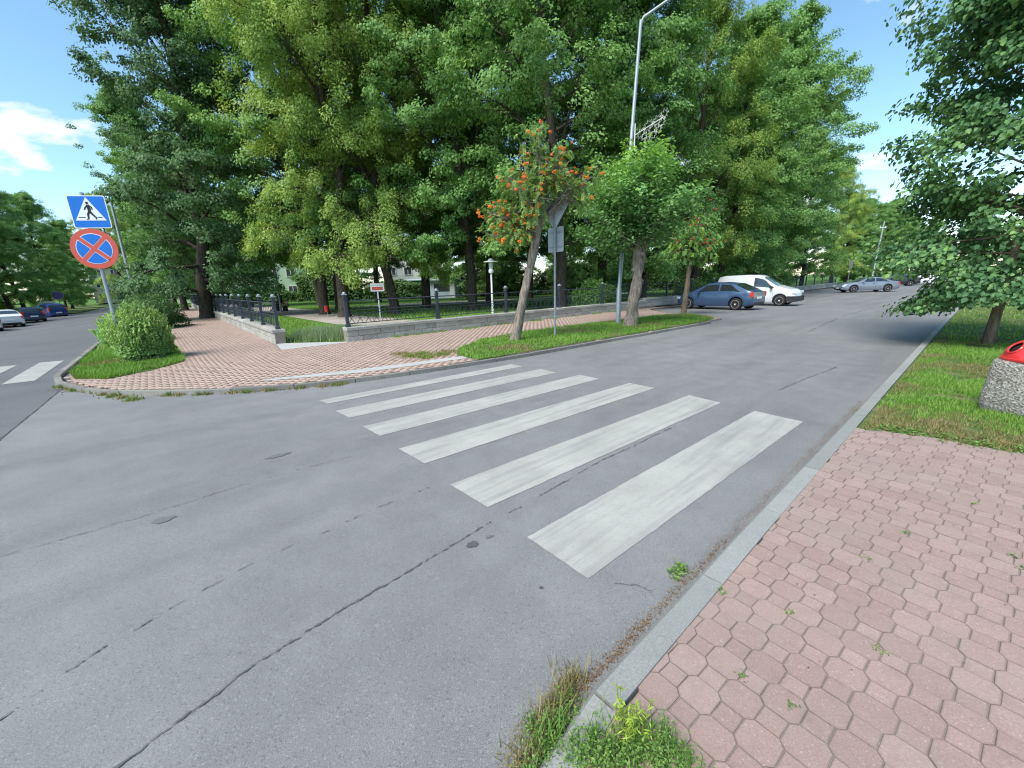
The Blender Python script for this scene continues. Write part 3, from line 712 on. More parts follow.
q = [A(s_, 12.72+r_.normal(0, .04)) for s_ in np.arange(6, 20, .35) if r_.random() > .35]
tufts('wall_weeds', 'grass tufts at the foot of the right stone wall', q, 80, .09, .06, 'grass_blade', .06, 10)

tufts('kerb_weeds', 'dry grass tufts standing in the gutter weed clump', [(.13, 1.28), (.18, 1.35), (.07, 1.2), (.02, 1.1), (.22, 1.42)], 60, .035, .085, 'grass_dry', 0, 12, .0035)
tufts('kerb_weeds', 'green grass tufts standing at the kerb end', [(.30, 1.12), (.38, 1.12), (.46, 1.10), (.10, 1.15), (.52, 1.08)], 45, .04, .10, 'weed', .03, 13, .0035)
def weed_clump(name, label, pts, n, spread, hmax, seed, mat='weed', leaf=(.016, .008), dz=0.0, clump=True):
    """low herbs: short stems with many small leaves"""
    r = np.random.default_rng(seed); C = []; T = []; Nn = []; wood = MB()
    for p in pts:
        for _ in range(n):
            b = np.array(p)+r.normal(0, spread, 2); h = hmax*(.25+.75*r.random())*math.exp(-np.sum((b-np.array(p))**2)/(2*(spread*1.6)**2))
            az = r.random()*6.283; ln = h*r.uniform(.1, .7); top_ = np.array([b[0]+math.cos(az)*ln, b[1]+math.sin(az)*ln, h]); base = np.array([b[0], b[1], 0])
            z0 = Hgt(*b)+dz; k = max(3, int(h/.012)); f = np.linspace(.15, 1, k)[:, None]
            c = base+(top_-base)*f+r.normal(0, .006, (k, 3)); c[:, 2] += z0; C.append(c)
            a2 = r.random(k)*6.283; T.append(np.stack([np.cos(a2), np.sin(a2), r.uniform(-.1, .7, k)], 1)); Nn.append(np.stack([r.normal(0, .4, k), r.normal(0, .4, k), np.ones(k)], 1))
            if h > .06: wood.tube([tuple(base+np.array([0, 0, z0])), tuple(top_+np.array([0, 0, z0]))], [.0016, .0008], 3, False)
    C = np.concatenate(C); T = np.concatenate(T); Nn = np.concatenate(Nn); k = len(C)
    me = leaf_mesh(name, C, Nn, T, leaf[0]*(.6+.8*r.random(k)), leaf[1]*(.6+.8*r.random(k)), r.random(k))
    o = mobj(name, me, mat); tag(o, label, 'weeds', kind='stuff')
    if wood.f: wood.build('weed_stems', mat, o, fixn=False)
    return o
kb = [(.10, 1.02), (.17, 1.14), (.05, .95), (.20, 1.22)]
weed_clump('kerb_weeds', 'green weed clump in the gutter at the near end of the kerb', [(.08, 1.12), (.14, 1.21), (.02, 1.04), (.19, 1.29), (.12, 1.16), (.06, 1.2), (.0, .98)], 95, .035, .085, 21, leaf=(.013, .007))
weed_clump('dry_weeds', 'tan dry weed stems mixed in the gutter clump', [(.10, 1.27), (.17, 1.34), (.03, 1.18), (.22, 1.40), (-.03, 1.10)], 60, .03, .07, 28, 'grass_dry', (.012, .005))
weed_clump('kerb_weeds', 'leafy weeds spilling over the kerb end onto the pavers', [(.24, 1.12), (.30, 1.07), (.36, 1.06), (.42, 1.08), (.26, 1.02), (.34, 1.0), (.46, 1.04), (.2, 1.08), (.52, 1.06), (.50, 1.12), (.56, 1.02)], 85, .042, .085, 22, dz=.05, leaf=(.013, .007))
weed_clump('tall_weed', 'spindly yellow-green weed rising beside the kerb end', [(.40, 1.15), (.44, 1.13), (.36, 1.17)], 9, .03, .24, 23, 'weed_lime', (.03, .006), .05)
weed_clump('kerb_weeds', 'small green weed tuft in the gutter halfway up the kerb', [(.93, 2.04), (.98, 2.08)], 55, .022, .06, 24)
weed_clump('kerb_weeds', 'tiny dry weed tuft by the kerb next to the grass edge', [(4.26, 4.74), (4.35, 4.82)], 40, .04, .06, 25, 'grass_dry', (.02, .006))
weed_clump('joint_weeds', 'scattered little weeds growing in the paver joints', [(2.07, 2.06), (2.52, 2.30), (2.90, 2.05), (3.05, 2.02), (2.85, 1.95), (1.62, 1.47), (.93, 1.36), (1.06, 1.23), (1.36, 1.68), (1.1, 1.85), (3.3, 2.6)], 10, .012, .022, 26, 'weed', (.014, .006), .048)
weed_clump('verge_herbs', 'low leafy herbs along the ragged lawn edge', [(4.05, 4.08), (4.2, 3.95), (4.38, 3.75), (4.5, 3.62), (4.7, 3.45), (4.9, 3.4), (5.1, 3.25), (5.4, 3.12)], 60, .07, .05, 27, 'weed', (.03, .016), .045)
def litter(name, label, pts, n, spread, dz, seed, size=.016):
    r = np.random.default_rng(seed); q = np.concatenate([np.array(p)+r.normal(0, 1, (n, 2))*spread for p in pts]); k = len(q); a2 = r.random(k)*6.283
    C = np.concatenate([q, (HV(q)+dz+.004+r.random(k)*.008)[:, None]], 1)
    me = leaf_mesh(name, C, np.stack([r.normal(0, .35, k), r.normal(0, .35, k), np.ones(k)], 1), np.stack([np.cos(a2), np.sin(a2), 0*a2], 1), size*(.5+r.random(k)), size*.6*(.5+r.random(k)), r.random(k))
    return tag(mobj(name, me, 'litter'), label, 'leaf litter', kind='stuff')
litter('leaf_litter', 'brown dry leaf crumbs in the gutter along the near kerb', [A(s_, .87) for s_ in np.arange(1.05, 2.6, .06)]+[A(s_, .87) for s_ in np.arange(1.0, 1.6, .04)], 20, .014, 0, 31, .009)
litter('gutter_grit', 'brown sandy grit lying in the gutter beside the zebra crossing', [A(s_, .86+.03*abs(math.sin(s_*7))) for s_ in np.arange(1.0, 7.0, .03)], 26, .022, 0, 36, .006)
litter('leaf_litter', 'fallen leaves at the foot of the pollarded tree', [(4.28, 14.55)], 120, .28, .08, 32, .07)
litter('leaf_litter', 'scattered leaf crumbs on the near pavers', [(1.2+r_.random()*3, .9+r_.random()*2.4) for _ in range(30)], 2, .08, .052, 33, .012)
litter('leaf_litter', 'dry leaves along the foot of the corner kerb', [(-8.6+.35*i, 7.5-.1*min(i, 6)+.03*max(0, i-10)) for i in range(16)], 14, .09, 0, 34, .045)
litter('leaf_litter', 'brown leaf scraps on the ragged lawn edge', [(4.1, 4.05), (4.35, 3.8), (4.7, 3.45), (5.0, 3.3), (4.6, 3.7), (5.2, 3.3)], 26, .09, .06, 35, .03)

# ------------------------------------------------------------------ trees
def tree_data(seed, H, r0, base, Rr, prof, nl=26, nsub=8, per=60, leaf=(.17, .12), csize=.5, lean=(0, 0), el=(5, 70), droop=.3, fill=250, stretch=(1, 1, .62), updir=.6):
    r = np.random.default_rng(seed); wood = MB()
    nT = 9; tz = np.linspace(0, H*.93, nT); wob = np.cumsum(r.normal(0, .012*H, (nT, 2)), 0); wob[0] = 0; wob[1] *= .3
    tp = [(wob[i, 0]+lean[0]*tz[i], wob[i, 1]+lean[1]*tz[i], tz[i]) for i in range(nT)]
    def trunk(z):
        f = min(max(z/(H*.93), 0), .999)*(nT-1); i = int(f); a_, b_ = np.array(tp[i]), np.array(tp[i+1]); return a_+(b_-a_)*(f-i)
    def rad(z): return r0*max(.06, (1-z/H)**.8)
    # flare at the foot
    path = [(0, 0, -.15), (0, 0, .0), (tp[0][0], tp[0][1], .35)]+tp[1:]; rr = [r0*1.5, r0*1.32, r0*1.05]+[rad(z) for z in tz[1:]]
    wood.tube(path, rr, 9)
    CC = []; OO = []
    for i in range(nl):
        fz = (i+r.random()*.8)/nl; z0 = base*.8+(H*.92-base*.8)*fz**.95; az = i*2.4+r.normal(0, .35)
        zt = min(H, z0+.12*H*fz); Rz = Rr*prof(min(1, max(0, (zt-base)/(H-base)))); Ln = max(.8, Rz*r.uniform(.72, 1.12))
        e0 = R(el[0]+(el[1]-el[0])*fz+r.normal(0, 8)); d = np.array([math.cos(az)*math.cos(e0), math.sin(az)*math.cos(e0), math.sin(e0)])
        p = trunk(z0); pts = [p]; nseg = 6
        for k in range(nseg):
            d = d+np.array([r.normal(0, .10), r.normal(0, .10), (.06 if k < 3 else -droop*.35)+r.normal(0, .05)]); d /= np.linalg.norm(d); p = p+d*Ln/nseg; pts.append(p)
        rb = max(.02, rad(z0)*.42); wood.tube([tuple(x) for x in pts], [rb*(1-.85*k/nseg) for k in range(nseg+1)], 5, False)
        for j in range(nsub):
            f = .22+.78*(j+r.random())/nsub; q = f*nseg; k = min(nseg-1, int(q)); st = pts[k]+(pts[k+1]-pts[k])*(q-k); dd = pts[k+1]-pts[k]; dd /= np.linalg.norm(dd)
            side_ = np.cross(dd, [0, 0, 1]); side_ /= max(1e-6, np.linalg.norm(side_)); sg = 1 if j % 2 else -1
            sd = dd*r.uniform(.3, .8)+side_*sg*r.uniform(.5, 1.0)+np.array([0, 0, r.uniform(-.25, .45)]); sd /= np.linalg.norm(sd)
            sl_ = (.30+.35*(1-f))*Ln*r.uniform(.6, 1.1)+.35; sp = [st]; c = st
            for m in range(3):
                sd = sd+np.array([0, 0, -droop*.45*(m > 0)])+r.normal(0, .12, 3); sd /= np.linalg.norm(sd); c = c+sd*sl_/3; sp.append(c)
            wood.tube([tuple(x) for x in sp], [rb*.3, rb*.22, rb*.14, .006], 4, False)
            for ff in (1.2, 2.0, 2.6, 3.0):
                m = min(2, int(ff)); cc = sp[m]+(sp[m+1]-sp[m])*(ff-m); CC.append(cc); o_ = cc-trunk(cc[2]); o_[2] *= .4; OO.append(o_/max(.2, np.linalg.norm(o_)))
        CC.append(pts[-1]); o_ = pts[-1]-trunk(pts[-1][2]); OO.append(o_/max(.2, np.linalg.norm(o_)))
    for _ in range(fill):
        fz = r.random(); z = base+(H-base)*fz; az = r.random()*6.283; k = Rr*prof(fz)*math.sqrt(r.uniform(.25, 1.0)); t_ = trunk(z)
        CC.append(t_+np.array([math.cos(az)*k, math.sin(az)*k, r.normal(0, .2)])); OO.append(np.array([math.cos(az), math.sin(az), .3]))
    CC = np.array(CC); OO = np.array(OO); nc = len(CC)
    cs = csize*(.65+.7*r.random(nc)); cv = r.random(nc)
    off = r.normal(0, 1, (nc, per, 3)); off = off/np.linalg.norm(off, axis=2, keepdims=True)*(r.random((nc, per, 1))**.45)
    off = off*np.array(stretch)*cs[:, None, None]; off[:, :, 2] -= .35*(off[:, :, 0]**2+off[:, :, 1]**2)/cs[:, None]
    C = (CC[:, None, :]+off).reshape(-1, 3); O = np.repeat(OO, per, 0); k = len(C)
    Nn = np.array([0, 0, updir])+O*.45+off.reshape(-1, 3)/np.repeat(cs, per)[:, None]*.5+r.normal(0, .38, (k, 3))
    T = O*.6+off.reshape(-1, 3)/np.repeat(cs, per)[:, None]*.6+np.array([0, 0, -.45])+r.normal(0, .45, (k, 3))
    sz = .65+.7*r.random(k); var = np.clip(.55*np.repeat(cv, per)+.45*r.random(k), 0, 1)
    return wood, C, Nn, T, leaf[0]*sz, leaf[1]*sz, var
PROTO = {}
def proto(name, wmat, lmat, shape='quad', **kw):
    wood, C, Nn, T, L, Wd, var = tree_data(**kw)
    me = leaf_mesh(name+'_crown', C, Nn, T, L, Wd, var, shape); me.materials.append(MATS[lmat])
    wm = wood.mesh(name+'_trunk'); wm.materials.append(MATS[wmat]); wm.polygons.foreach_set('use_smooth', [True]*len(wm.polygons))
    PROTO[name] = (wm, me)
def plant(kind, name, label, x, y, rz=0, sc=1.0, group=None, cat='tree', szz=None, dz=.05):
    root = empty(name, (x, y, Hgt(x, y)+dz), rz); root.scale = (sc, sc, szz or sc); tag(root, label, cat, group)
    wm, me = PROTO[kind]; mobj('trunk', wm, None, root); mobj('crown', me, None, root); return root
oval = lambda f: (math.sin(math.pi*min(1, max(.0, f*.86+.12)))**.6)
full = lambda f: (1-abs(2*f-.82)**2.6*.55 if f < .9 else .35)*1.0
cone = lambda f: max(.12, (1-f)**.55*(.75+.5*min(1, f*5)))
low = lambda f: float(np.interp(f, [0, .12, .35, .6, .78, .92, 1], [.70, .92, 1.0, .97, .80, .48, .18]))
chest = lambda f: float(np.interp(f, [0, .06, .2, .42, .5, .6, .75, .9, 1], [.55, .8, .92, .86, .66, .95, 1.02, .75, .3]))
proto('chestnut', 'bark_dark', 'leaf_chestnut', seed=2, H=21, r0=.40, base=1.5, Rr=5.1, prof=chest, nl=42, nsub=9, per=82, leaf=(.165, .095), csize=.54, droop=.4, fill=140, stretch=(1, 1, .75), el=(-4, 70))
proto('ash', 'bark_dark', 'leaf_ash', seed=3, H=22, r0=.30, base=3.5, Rr=5.0, prof=full, nl=36, nsub=9, per=100, leaf=(.13, .058), csize=.50, droop=.7, fill=130, stretch=(.8, .8, 1.0))
proto('maple', 'bark_dark', 'leaf_maple', seed=4, H=21, r0=.30, base=4.2, Rr=5.0, prof=full, nl=34, nsub=9, per=88, leaf=(.135, .10), csize=.52, droop=.4, fill=150)
proto('elm', 'bark_dark', 'leaf_dark', seed=5, H=23, r0=.32, base=4.5, Rr=5.0, prof=oval, nl=32, nsub=9, per=80, leaf=(.125, .085), csize=.52, droop=.3, fill=200, stretch=(1, 1, .5))
proto('linden', 'bark_dark', 'leaf_maple', seed=6, H=20, r0=.28, base=1.6, Rr=4.6, prof=low, nl=36, nsub=9, per=84, leaf=(.13, .095), csize=.52, droop=.6, fill=300)
ORD = ['first', 'second', 'third', 'fourth', 'fifth', 'sixth', 'seventh', 'eighth', 'ninth', 'tenth', 'eleventh', 'twelfth', 'thirteenth', 'fourteenth', 'fifteenth', 'sixteenth']
PARK = 'tall park trees behind the fence'
# x, y, kind, scale, rot, label
PT = [(-12.1, 27, 'maple', .98, .3, 'park tree with dark leaning trunk left of the red litter bin'),
      (-12.9, 31.5, 'elm', 1.0, 1.9, 'park tree with dark trunk just behind the red litter bin'),
      (-9.6, 24.0, 'ash', 1.02, 2.7, 'tall yellow-green ash at the left corner of the park, over the entrance'),
      (-6.9, 25, 'ash', .96, 4.1, 'yellow-green ash with mossy trunk right of the red and white notice'),
      (-6.0, 30, 'maple', 1.05, 5.3, 'park tree with forked leaning trunk in front of the white building'),
      (-2.3, 26, 'maple', 1.02, 1.1, 'dense park tree just left of the white park lamp'),
      (-1.6, 34, 'elm', 1.05, 3.0, 'dark park tree directly behind the white park lamp'),
      (2.9, 23, 'maple', 1.04, .8, 'thick-trunked park tree behind the grey sign backs'),
      (6.8, 30, 'elm', 1.08, 5.0, 'tall dark park tree between sign post and street lamp'),
      (8.8, 27.5, 'linden', 1.03, 2.2, 'leafy park tree right behind the street lamp column'),
      (14.4, 33, 'ash', 1.0, .4, 'park tree behind the red-berried rowan and the blue car'),
      (18.0, 36, 'linden', 1.06, 3.6, 'dense park tree behind the blue car tail'),
      (23.5, 40, 'linden', 1.08, 5.7, 'dense low-branched park tree behind the white van nose'),
      (27.0, 42.0, 'maple', 1.12, 1.4, 'tall tree on the skyline edge right of the white van'),
      (36.5, 52, 'linden', .86, 2.5, 'park tree behind the thin sign by the grey coupe'),
      (46.5, 60, 'ash', .74, 4.4, 'smaller park tree behind the grey coupe'),
      (58, 70, 'linden', .70, .9, 'small far park tree behind the distant utility pole'),
      (72, 82, 'maple', .72, 3.3, 'furthest park tree at the end of the street'),
      (-19.2, 42, 'elm', .9, .7, 'park tree beyond the path behind the chestnut'),
      (-27.5, 44, 'maple', .92, 2.0, 'park tree deep behind the chestnut, by the hedge'),
      (-14.5, 46, 'elm', .95, 1.0, 'dark tree deep in the park left of the red litter bin'),
      (-4.6, 47, 'linden', .9, 4.9, 'dense tree deep in the park behind the notice'),
      (2.2, 44, 'elm', 1.0, 2.9, 'dark tree deep in the park right of the lamp'),
      (13.5, 46, 'linden', 1.05, 1.7, 'dense tree deep in the park behind the sign post'),
      (24, 54, 'elm', 1.05, .2, 'dark tree deep in the park behind the white van'),
      (-2.5, 57, 'maple', 1.0, .6, 'distant tree deep in the park left of the lamp'),
      (37, 66, 'elm', 1.0, 2.2, 'dark tree deep in the park behind the grey coupe')]
for x, y, kd, sc, rz, lb in PT:
    nm = {'ash': 'ash_tree', 'maple': 'maple_tree', 'elm': 'elm_tree', 'linden': 'linden_tree'}[kd]
    plant(kd, nm, lb, x, y, rz, sc, PARK)
plant('chestnut', 'chestnut_tree', 'huge dark chestnut beside the side street pavement with thick trunk', *B(33.5, -2.1), 1.2, .97)
for t_, n_, kd, sc, rz, lb in [(52, -1.6, 'maple', .9, 2.0, 'street tree behind the chestnut, overhanging the side street'), (66, -1.2, 'linden', .85, .5, 'second tree behind the chestnut along the side street pavement'),
                               (84, 1.0, 'linden', .8, 3.5, 'far tree closing the view down the side street'), (62, 3.2, 'ash', .55, 1.0, 'bright green young tree behind the side street lamp post')]:
    plant(kd, 'street_tree', lb, *B(t_, n_), rz, sc, 'trees along the side street')
LW = [(-52, 33, 'linden', 0.84, .3, 'first dark tree from the left edge behind the parked cars'), (-58.5, 44, 'linden', 0.93, 1.3, 'broad dark tree behind the white and silver parked cars'),
      (-63.5, 53, 'linden', 0.90, 2.3, 'dark tree behind the dark parked estate car'), (-70, 60, 'linden', 0.93, 3.3, 'tree with clear trunk behind the royal blue parked car'),
      (-75, 68, 'linden', 0.93, 4.3, 'tree behind the round no-parking sign back'), (-84, 80, 'linden', 0.84, 5.3, 'far tree right of the round sign at the road bend'),
      (-66, 42, 'linden', 1.10, 1.0, 'tall tree in the second row behind the parked cars, far left'), (-76, 55, 'linden', 1.14, 2.0, 'tall tree in the second row behind the parked cars, middle'),
      (-90, 74, 'linden', 0.93, 3.0, 'tall tree in the second row behind the road bend')]
for x, y, kd, sc, rz, lb in LW: plant(kd, 'woodland_tree', lb, x, y, rz, sc, 'dark trees behind the car park')
for s_, n_, kd, sc, rz, lb in [(36, -4.5, 'linden', .40, .5, 'first roadside tree beyond the young near tree'), (52, -4, 'linden', .50, 1.5, 'second roadside tree beyond the young near tree'),
                               (72, -5, 'maple', .5, 2.5, 'third roadside tree on the right, far up the street'), (100, 3, 'linden', .6, 3.5, 'tree closing the far end of the wide street')]:
    plant(kd, 'roadside_tree', lb, *A(s_, n_), rz, sc, 'roadside trees on the right')
far = [(-44, 62, 1.0), (-31.5, 70, .9), (-26.5, 73, .9), (-11, 70, 1.0), (0, 72, .95), (10, 74, 1.0), (20, 76, 1.05), (32, 80, 1.0), (44, 84, .9), (58, 92, .85), (-56, 74, .9)]; far += [(2, 59, .6), (7.5, 57, .62), (14.5, 60, .7)]
for i, (x, y, sc) in enumerate(sorted(far, key=lambda q: q[0]/q[1])): plant('linden', 'background_tree', ORD[i]+' tree from the left in the farthest row at the back of the park', x, y, i*1.3, sc, 'farthest row of park trees')
for i, (s_, n_, sc) in enumerate([(88, 16, .75), (100, 15.5, .75), (114, 16, .8), (130, 15, .8), (150, 14.5, .8), (175, 13, .85), (200, 6, .85), (205, -2, .85), (190, -9, .85), (165, -7, .8), (140, -7, .8), (118, -7, .7)]): plant('linden', 'background_tree', ORD[i]+' nearest of the leafy trees closing the far end of the wide street', *A(s_, n_), i*1.7, sc, 'trees closing the far end of the wide street')
for i, (x, y, sc) in enumerate([(-98, 92, .8), (-108, 104, .8), (-92, 62, .9), (-104, 76, .9), (-86, 48, .95), (-74, 34, .9), (-118, 122, .9), (-84, 108, .6), (-72, 100, .6)]): plant('linden', 'background_tree', ORD[i]+' of the dense dark trees in the back rows beyond the car park', x, y, i*1.1, sc, 'back rows of the left wood')
# the near young tree with big heart-shaped leaves
def nearprof(f):
    xs = [0, .1, .25, .45, .65, .8, .9, 1]; ys = [.55, .78, .95, 1.04, .90, .60, .36, .12]; return float(np.interp(f, xs, ys))
proto('young', 'bark_brown', 'leaf_near', 'heart', seed=15, H=9.6, r0=.088, base=1.35, Rr=2.3, prof=nearprof, nl=56, nsub=9, per=31, leaf=(.09, .074), csize=.36, droop=.25, fill=150, el=(-8, 68), stretch=(1, 1, .6))
plant('young', 'young_linden', 'young broad-leaved tree with big dark leaves on the right grass verge', 10.67, 8.95, 2.4, 1.0)

# pollarded linden of the verge
def pollard():
    r = np.random.default_rng(8); root = empty('pollarded_linden', (4.28, 14.55, .07)); tag(root, 'pollarded linden with gnarled trunk and bushy light green top on the verge', 'tree')
    w = MB(); w.gnarled([(-.05, 0, -.1), (0, 0, .0), (.05, .02, .5), (.16, .0, 1.2), (.22, .05, 1.9), (.22, .02, 2.5), (.28, 0, 3.0)], [.33, .26, .20, .18, .175, .20, .13], 16, .05, 4.5, 1.0)
    w.tube([(.22, .02, 2.3), (.12, -.05, 2.9), (.10, -.1, 3.7)], [.13, .085, .06], 8); w.gnarled([(.22, .02, 2.35), (.42, -.03, 2.9), (.58, .0, 3.6)], [.13, .10, .06], 10, .04, 6, 2.0, 12); w.tube([(.22, .1, 2.4), (.25, .3, 3.1), (.1, .5, 3.8)], [.12, .09, .06], 8)
    for z, a_, l in [(.9, 1.2, .10), (1.5, .1, .20), (1.9, 3.4, .16), (2.4, 5.2, .24), (2.2, .4, .2), (2.6, 2.6, .22)]:   # burls
        q = 2.2*0+.15; w.tube([(.14+.06*z*.3, 0, z), (.14+.06*z*.3+math.cos(a_)*l, math.sin(a_)*l, z+.04), (.14+.06*z*.3+math.cos(a_)*(l+.05), math.sin(a_)*(l+.05), z+.03)], [.10, .085, .03], 7)
    CC = []; OO = []
    for i in range(135):
        az = r.random()*6.283; e = R(r.uniform(-22 if math.sin(az) > -.3 else 8, 88)); ln = r.uniform(1.3, 2.5)*(1.0 if e > .2 else .85); st = np.array([.2+r.normal(0, .2), r.normal(0, .2), r.uniform(2.6, 3.8)])
        d = np.array([math.cos(az)*math.cos(e), math.sin(az)*math.cos(e), math.sin(e)]); pts = [st]; p = st
        for k in range(4): d = d+np.array([0, 0, .10])+r.normal(0, .08, 3); d /= np.linalg.norm(d); p = p+d*ln/4; pts.append(p)
        w.tube([tuple(x) for x in pts], [.022, .016, .011, .008, .004], 4, False)
        for f in np.linspace(.25, 1, 8): q = f*4; k = min(3, int(q)); CC.append(pts[k]+(pts[k+1]-pts[k])*(q-k)); OO.append(d)
    CC = np.array(CC); OO = np.array(OO); per = 22; n = len(CC); off = r.normal(0, .14, (n, per, 3)); C = (CC[:, None]+off).reshape(-1, 3); O = np.repeat(OO, per, 0); k = len(C)
    hgt = np.clip((C[:, 2]-2.6)/3.4, 0, 1)  # leaves paler towards the top: sunlit crown put into their tone
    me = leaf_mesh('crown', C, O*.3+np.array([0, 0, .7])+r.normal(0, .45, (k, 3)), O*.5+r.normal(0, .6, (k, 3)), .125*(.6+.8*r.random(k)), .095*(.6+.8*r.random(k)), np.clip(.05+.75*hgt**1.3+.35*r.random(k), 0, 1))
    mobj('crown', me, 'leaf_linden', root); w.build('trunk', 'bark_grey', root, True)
pollard()

def rowan(name, label, loc, trunk, rads, tips, seed, lmat, bmat, nber, wmat, crown_r, zr, squat=1):
    r = np.random.default_rng(seed); root = empty(name, (*loc, Hgt(*loc)+.07)); tag(root, label, 'tree')
    w = MB(); w.gnarled(trunk, rads, 14, .035, 5.5, seed*.37); topp = np.array(trunk[-1]); ends = []; CC = []; DD = []
    for (dx_, dy_, dz_) in tips:
        e = topp+np.array([dx_, dy_, dz_]); st = np.array(trunk[-2])+(topp-np.array(trunk[-2]))*r.random(); mid = st+(e-st)*.5+np.array([0, 0, .12])+r.normal(0, .08, 3)
        w.tube([tuple(st), tuple(mid), tuple(e)], [rads[-1]*.6, rads[-1]*.36, .008], 6, False); ends.append(e)
        for k in range(31):
            f = r.uniform(.3, 1.05); p = st+(mid-st)*min(1, f*2) if f < .5 else mid+(e-mid)*(f*2-1)
            q_ = r.normal(0, 1, 3); q_[2] *= .6; q_ /= np.linalg.norm(q_); tw = p+q_*r.uniform(.1, .42)
            w.tube([tuple(p), tuple(tw)], [.008, .003], 3, False)
            for _ in range(2): CC.append(tw); DD.append(q_+np.array([0, 0, -.35])+r.normal(0, .4, 3))
    CC = np.array(CC); DD = unit(np.array(DD))
    if seed == 41: k_ = ~((CC[:, 0] > .88) & (CC[:, 0] < 1.7) & (CC[:, 2] < 4.0)); CC = CC[k_]; DD = DD[k_]
    n = len(CC); m = 7; P = []; T = []; Nn = []
    ln = r.uniform(.14, .22, n)
    side_ = unit(np.cross(DD, np.array([0, 0, 1.0])+r.normal(0, .25, (n, 3)))); up = np.cross(side_, DD)
    for j in range(m):
        f = (j+.6)/m; base = CC+DD*(ln*f)[:, None]+np.array([0, 0, -1])*(ln*f*f*.5)[:, None]
        for sg in (-1, 1): P.append(base+side_*sg*.024); T.append(side_*sg+DD*.5); Nn.append(up+r.normal(0, .2, (n, 3)))
    P = np.concatenate(P); T = np.concatenate(T); Nn = np.concatenate(Nn); k = len(P)
    me = leaf_mesh('crown', P, Nn, T, .082*(.8+.4*r.random(k)), .036, np.tile(np.clip(r.random(n)*.8+.1, 0, 1), 2*m)+r.normal(0, .08, k))
    mobj('crown', me, lmat, root); w.build('trunk', wmat, root, True)
    mb = MB()
    for i in range(22):
        c = r.normal(0, 1, 3); c = c/np.linalg.norm(c)*np.array([.055, .055, .035])*r.uniform(.5, 1); s_ = .014
        mb.add([(c[0]+s_*a_, c[1]+s_*b_, c[2]+s_*d_) for a_, b_, d_ in ((1, 0, 0), (-1, 0, 0), (0, 1, 0), (0, -1, 0), (0, 0, 1), (0, 0, -1))], [(0, 2, 4), (2, 1, 4), (1, 3, 4), (3, 0, 4), (2, 0, 5), (1, 2, 5), (3, 1, 5), (0, 3, 5)])
    bm_ = mb.mesh('berry_cluster'); bm_.materials.append(MATS[bmat]); bm_.polygons.foreach_set('use_smooth', [True]*len(bm_.polygons))
    pick = r.choice(n, nber, replace=False)
    for i in pick:
        p = CC[i]+(CC[i]-topp)*.13+np.array([r.normal(0, .04), r.normal(0, .04)-.07, -.03]); s_ = r.uniform(.65, 1.3)
        mobj('berry_cluster', bm_, None, root, tuple(p), (r.normal(0, .3), r.normal(0, .3), r.random()*6), (s_, s_, s_))
tips1 = [(-1.15, -.2, -.15), (-1.3, .3, .3), (-.7, -.5, .6), (-.3, .3, 1.0), (.0, -.1, 1.35), (.05, .1, 2.2), (.35, -.4, .9), (.75, .65, .75), (1.3, 1.0, .45), (-.75, -.3, -.55), (-.45, .0, 1.7), (-1.25, .1, -.5), (.5, 0, 1.1), (-.1, -.6, .4), (-.85, .2, 1.0), (-.15, 0, 1.9), (.75, -.2, 1.25), (1.1, -.1, .95), (1.3, .1, .72), (.55, .1, 1.6), (-1.45, 0, .1), (1.45, .1, .95)]
rowan('rowan_tree', 'leaning rowan with bare split trunk and bright orange berry clusters', (.12, 11.73), [(0, 0, -.12), (.0, 0, 0), (.12, 0, .5), (.30, .02, 1.3), (.50, .05, 2.1), (.68, .06, 2.8), (.80, .08, 3.4)], [.19, .15, .125, .115, .11, .12, .085], tips1, 41, 'leaf_rowan', 'berry', 190, 'bark_grey', 1.4, 2)
tips2 = [(-.9, 0, .1), (-.5, .3, .6), (0, -.2, 1.0), (.5, .2, .9), (.9, -.1, .5), (1.1, .1, .0), (.2, .4, 1.5), (-.3, -.3, 1.3), (.6, -.4, .3), (-.6, -.4, .3), (.1, .5, .5), (.9, .2, .9), (.3, -.1, 1.8), (-.8, .1, .7)]
rowan('rowan_tree', 'small slim rowan with dull red berries beside the blue car', (7.93, 18.75), [(0, 0, -.1), (0, 0, 0), (.06, 0, .6), (.10, .02, 1.3), (.14, .04, 2.0), (.18, .05, 2.6)], [.16, .13, .11, .10, .09, .07], tips2, 42, 'leaf_linden', 'berry_red', 60, 'bark_brown', 1.2, 1.6)

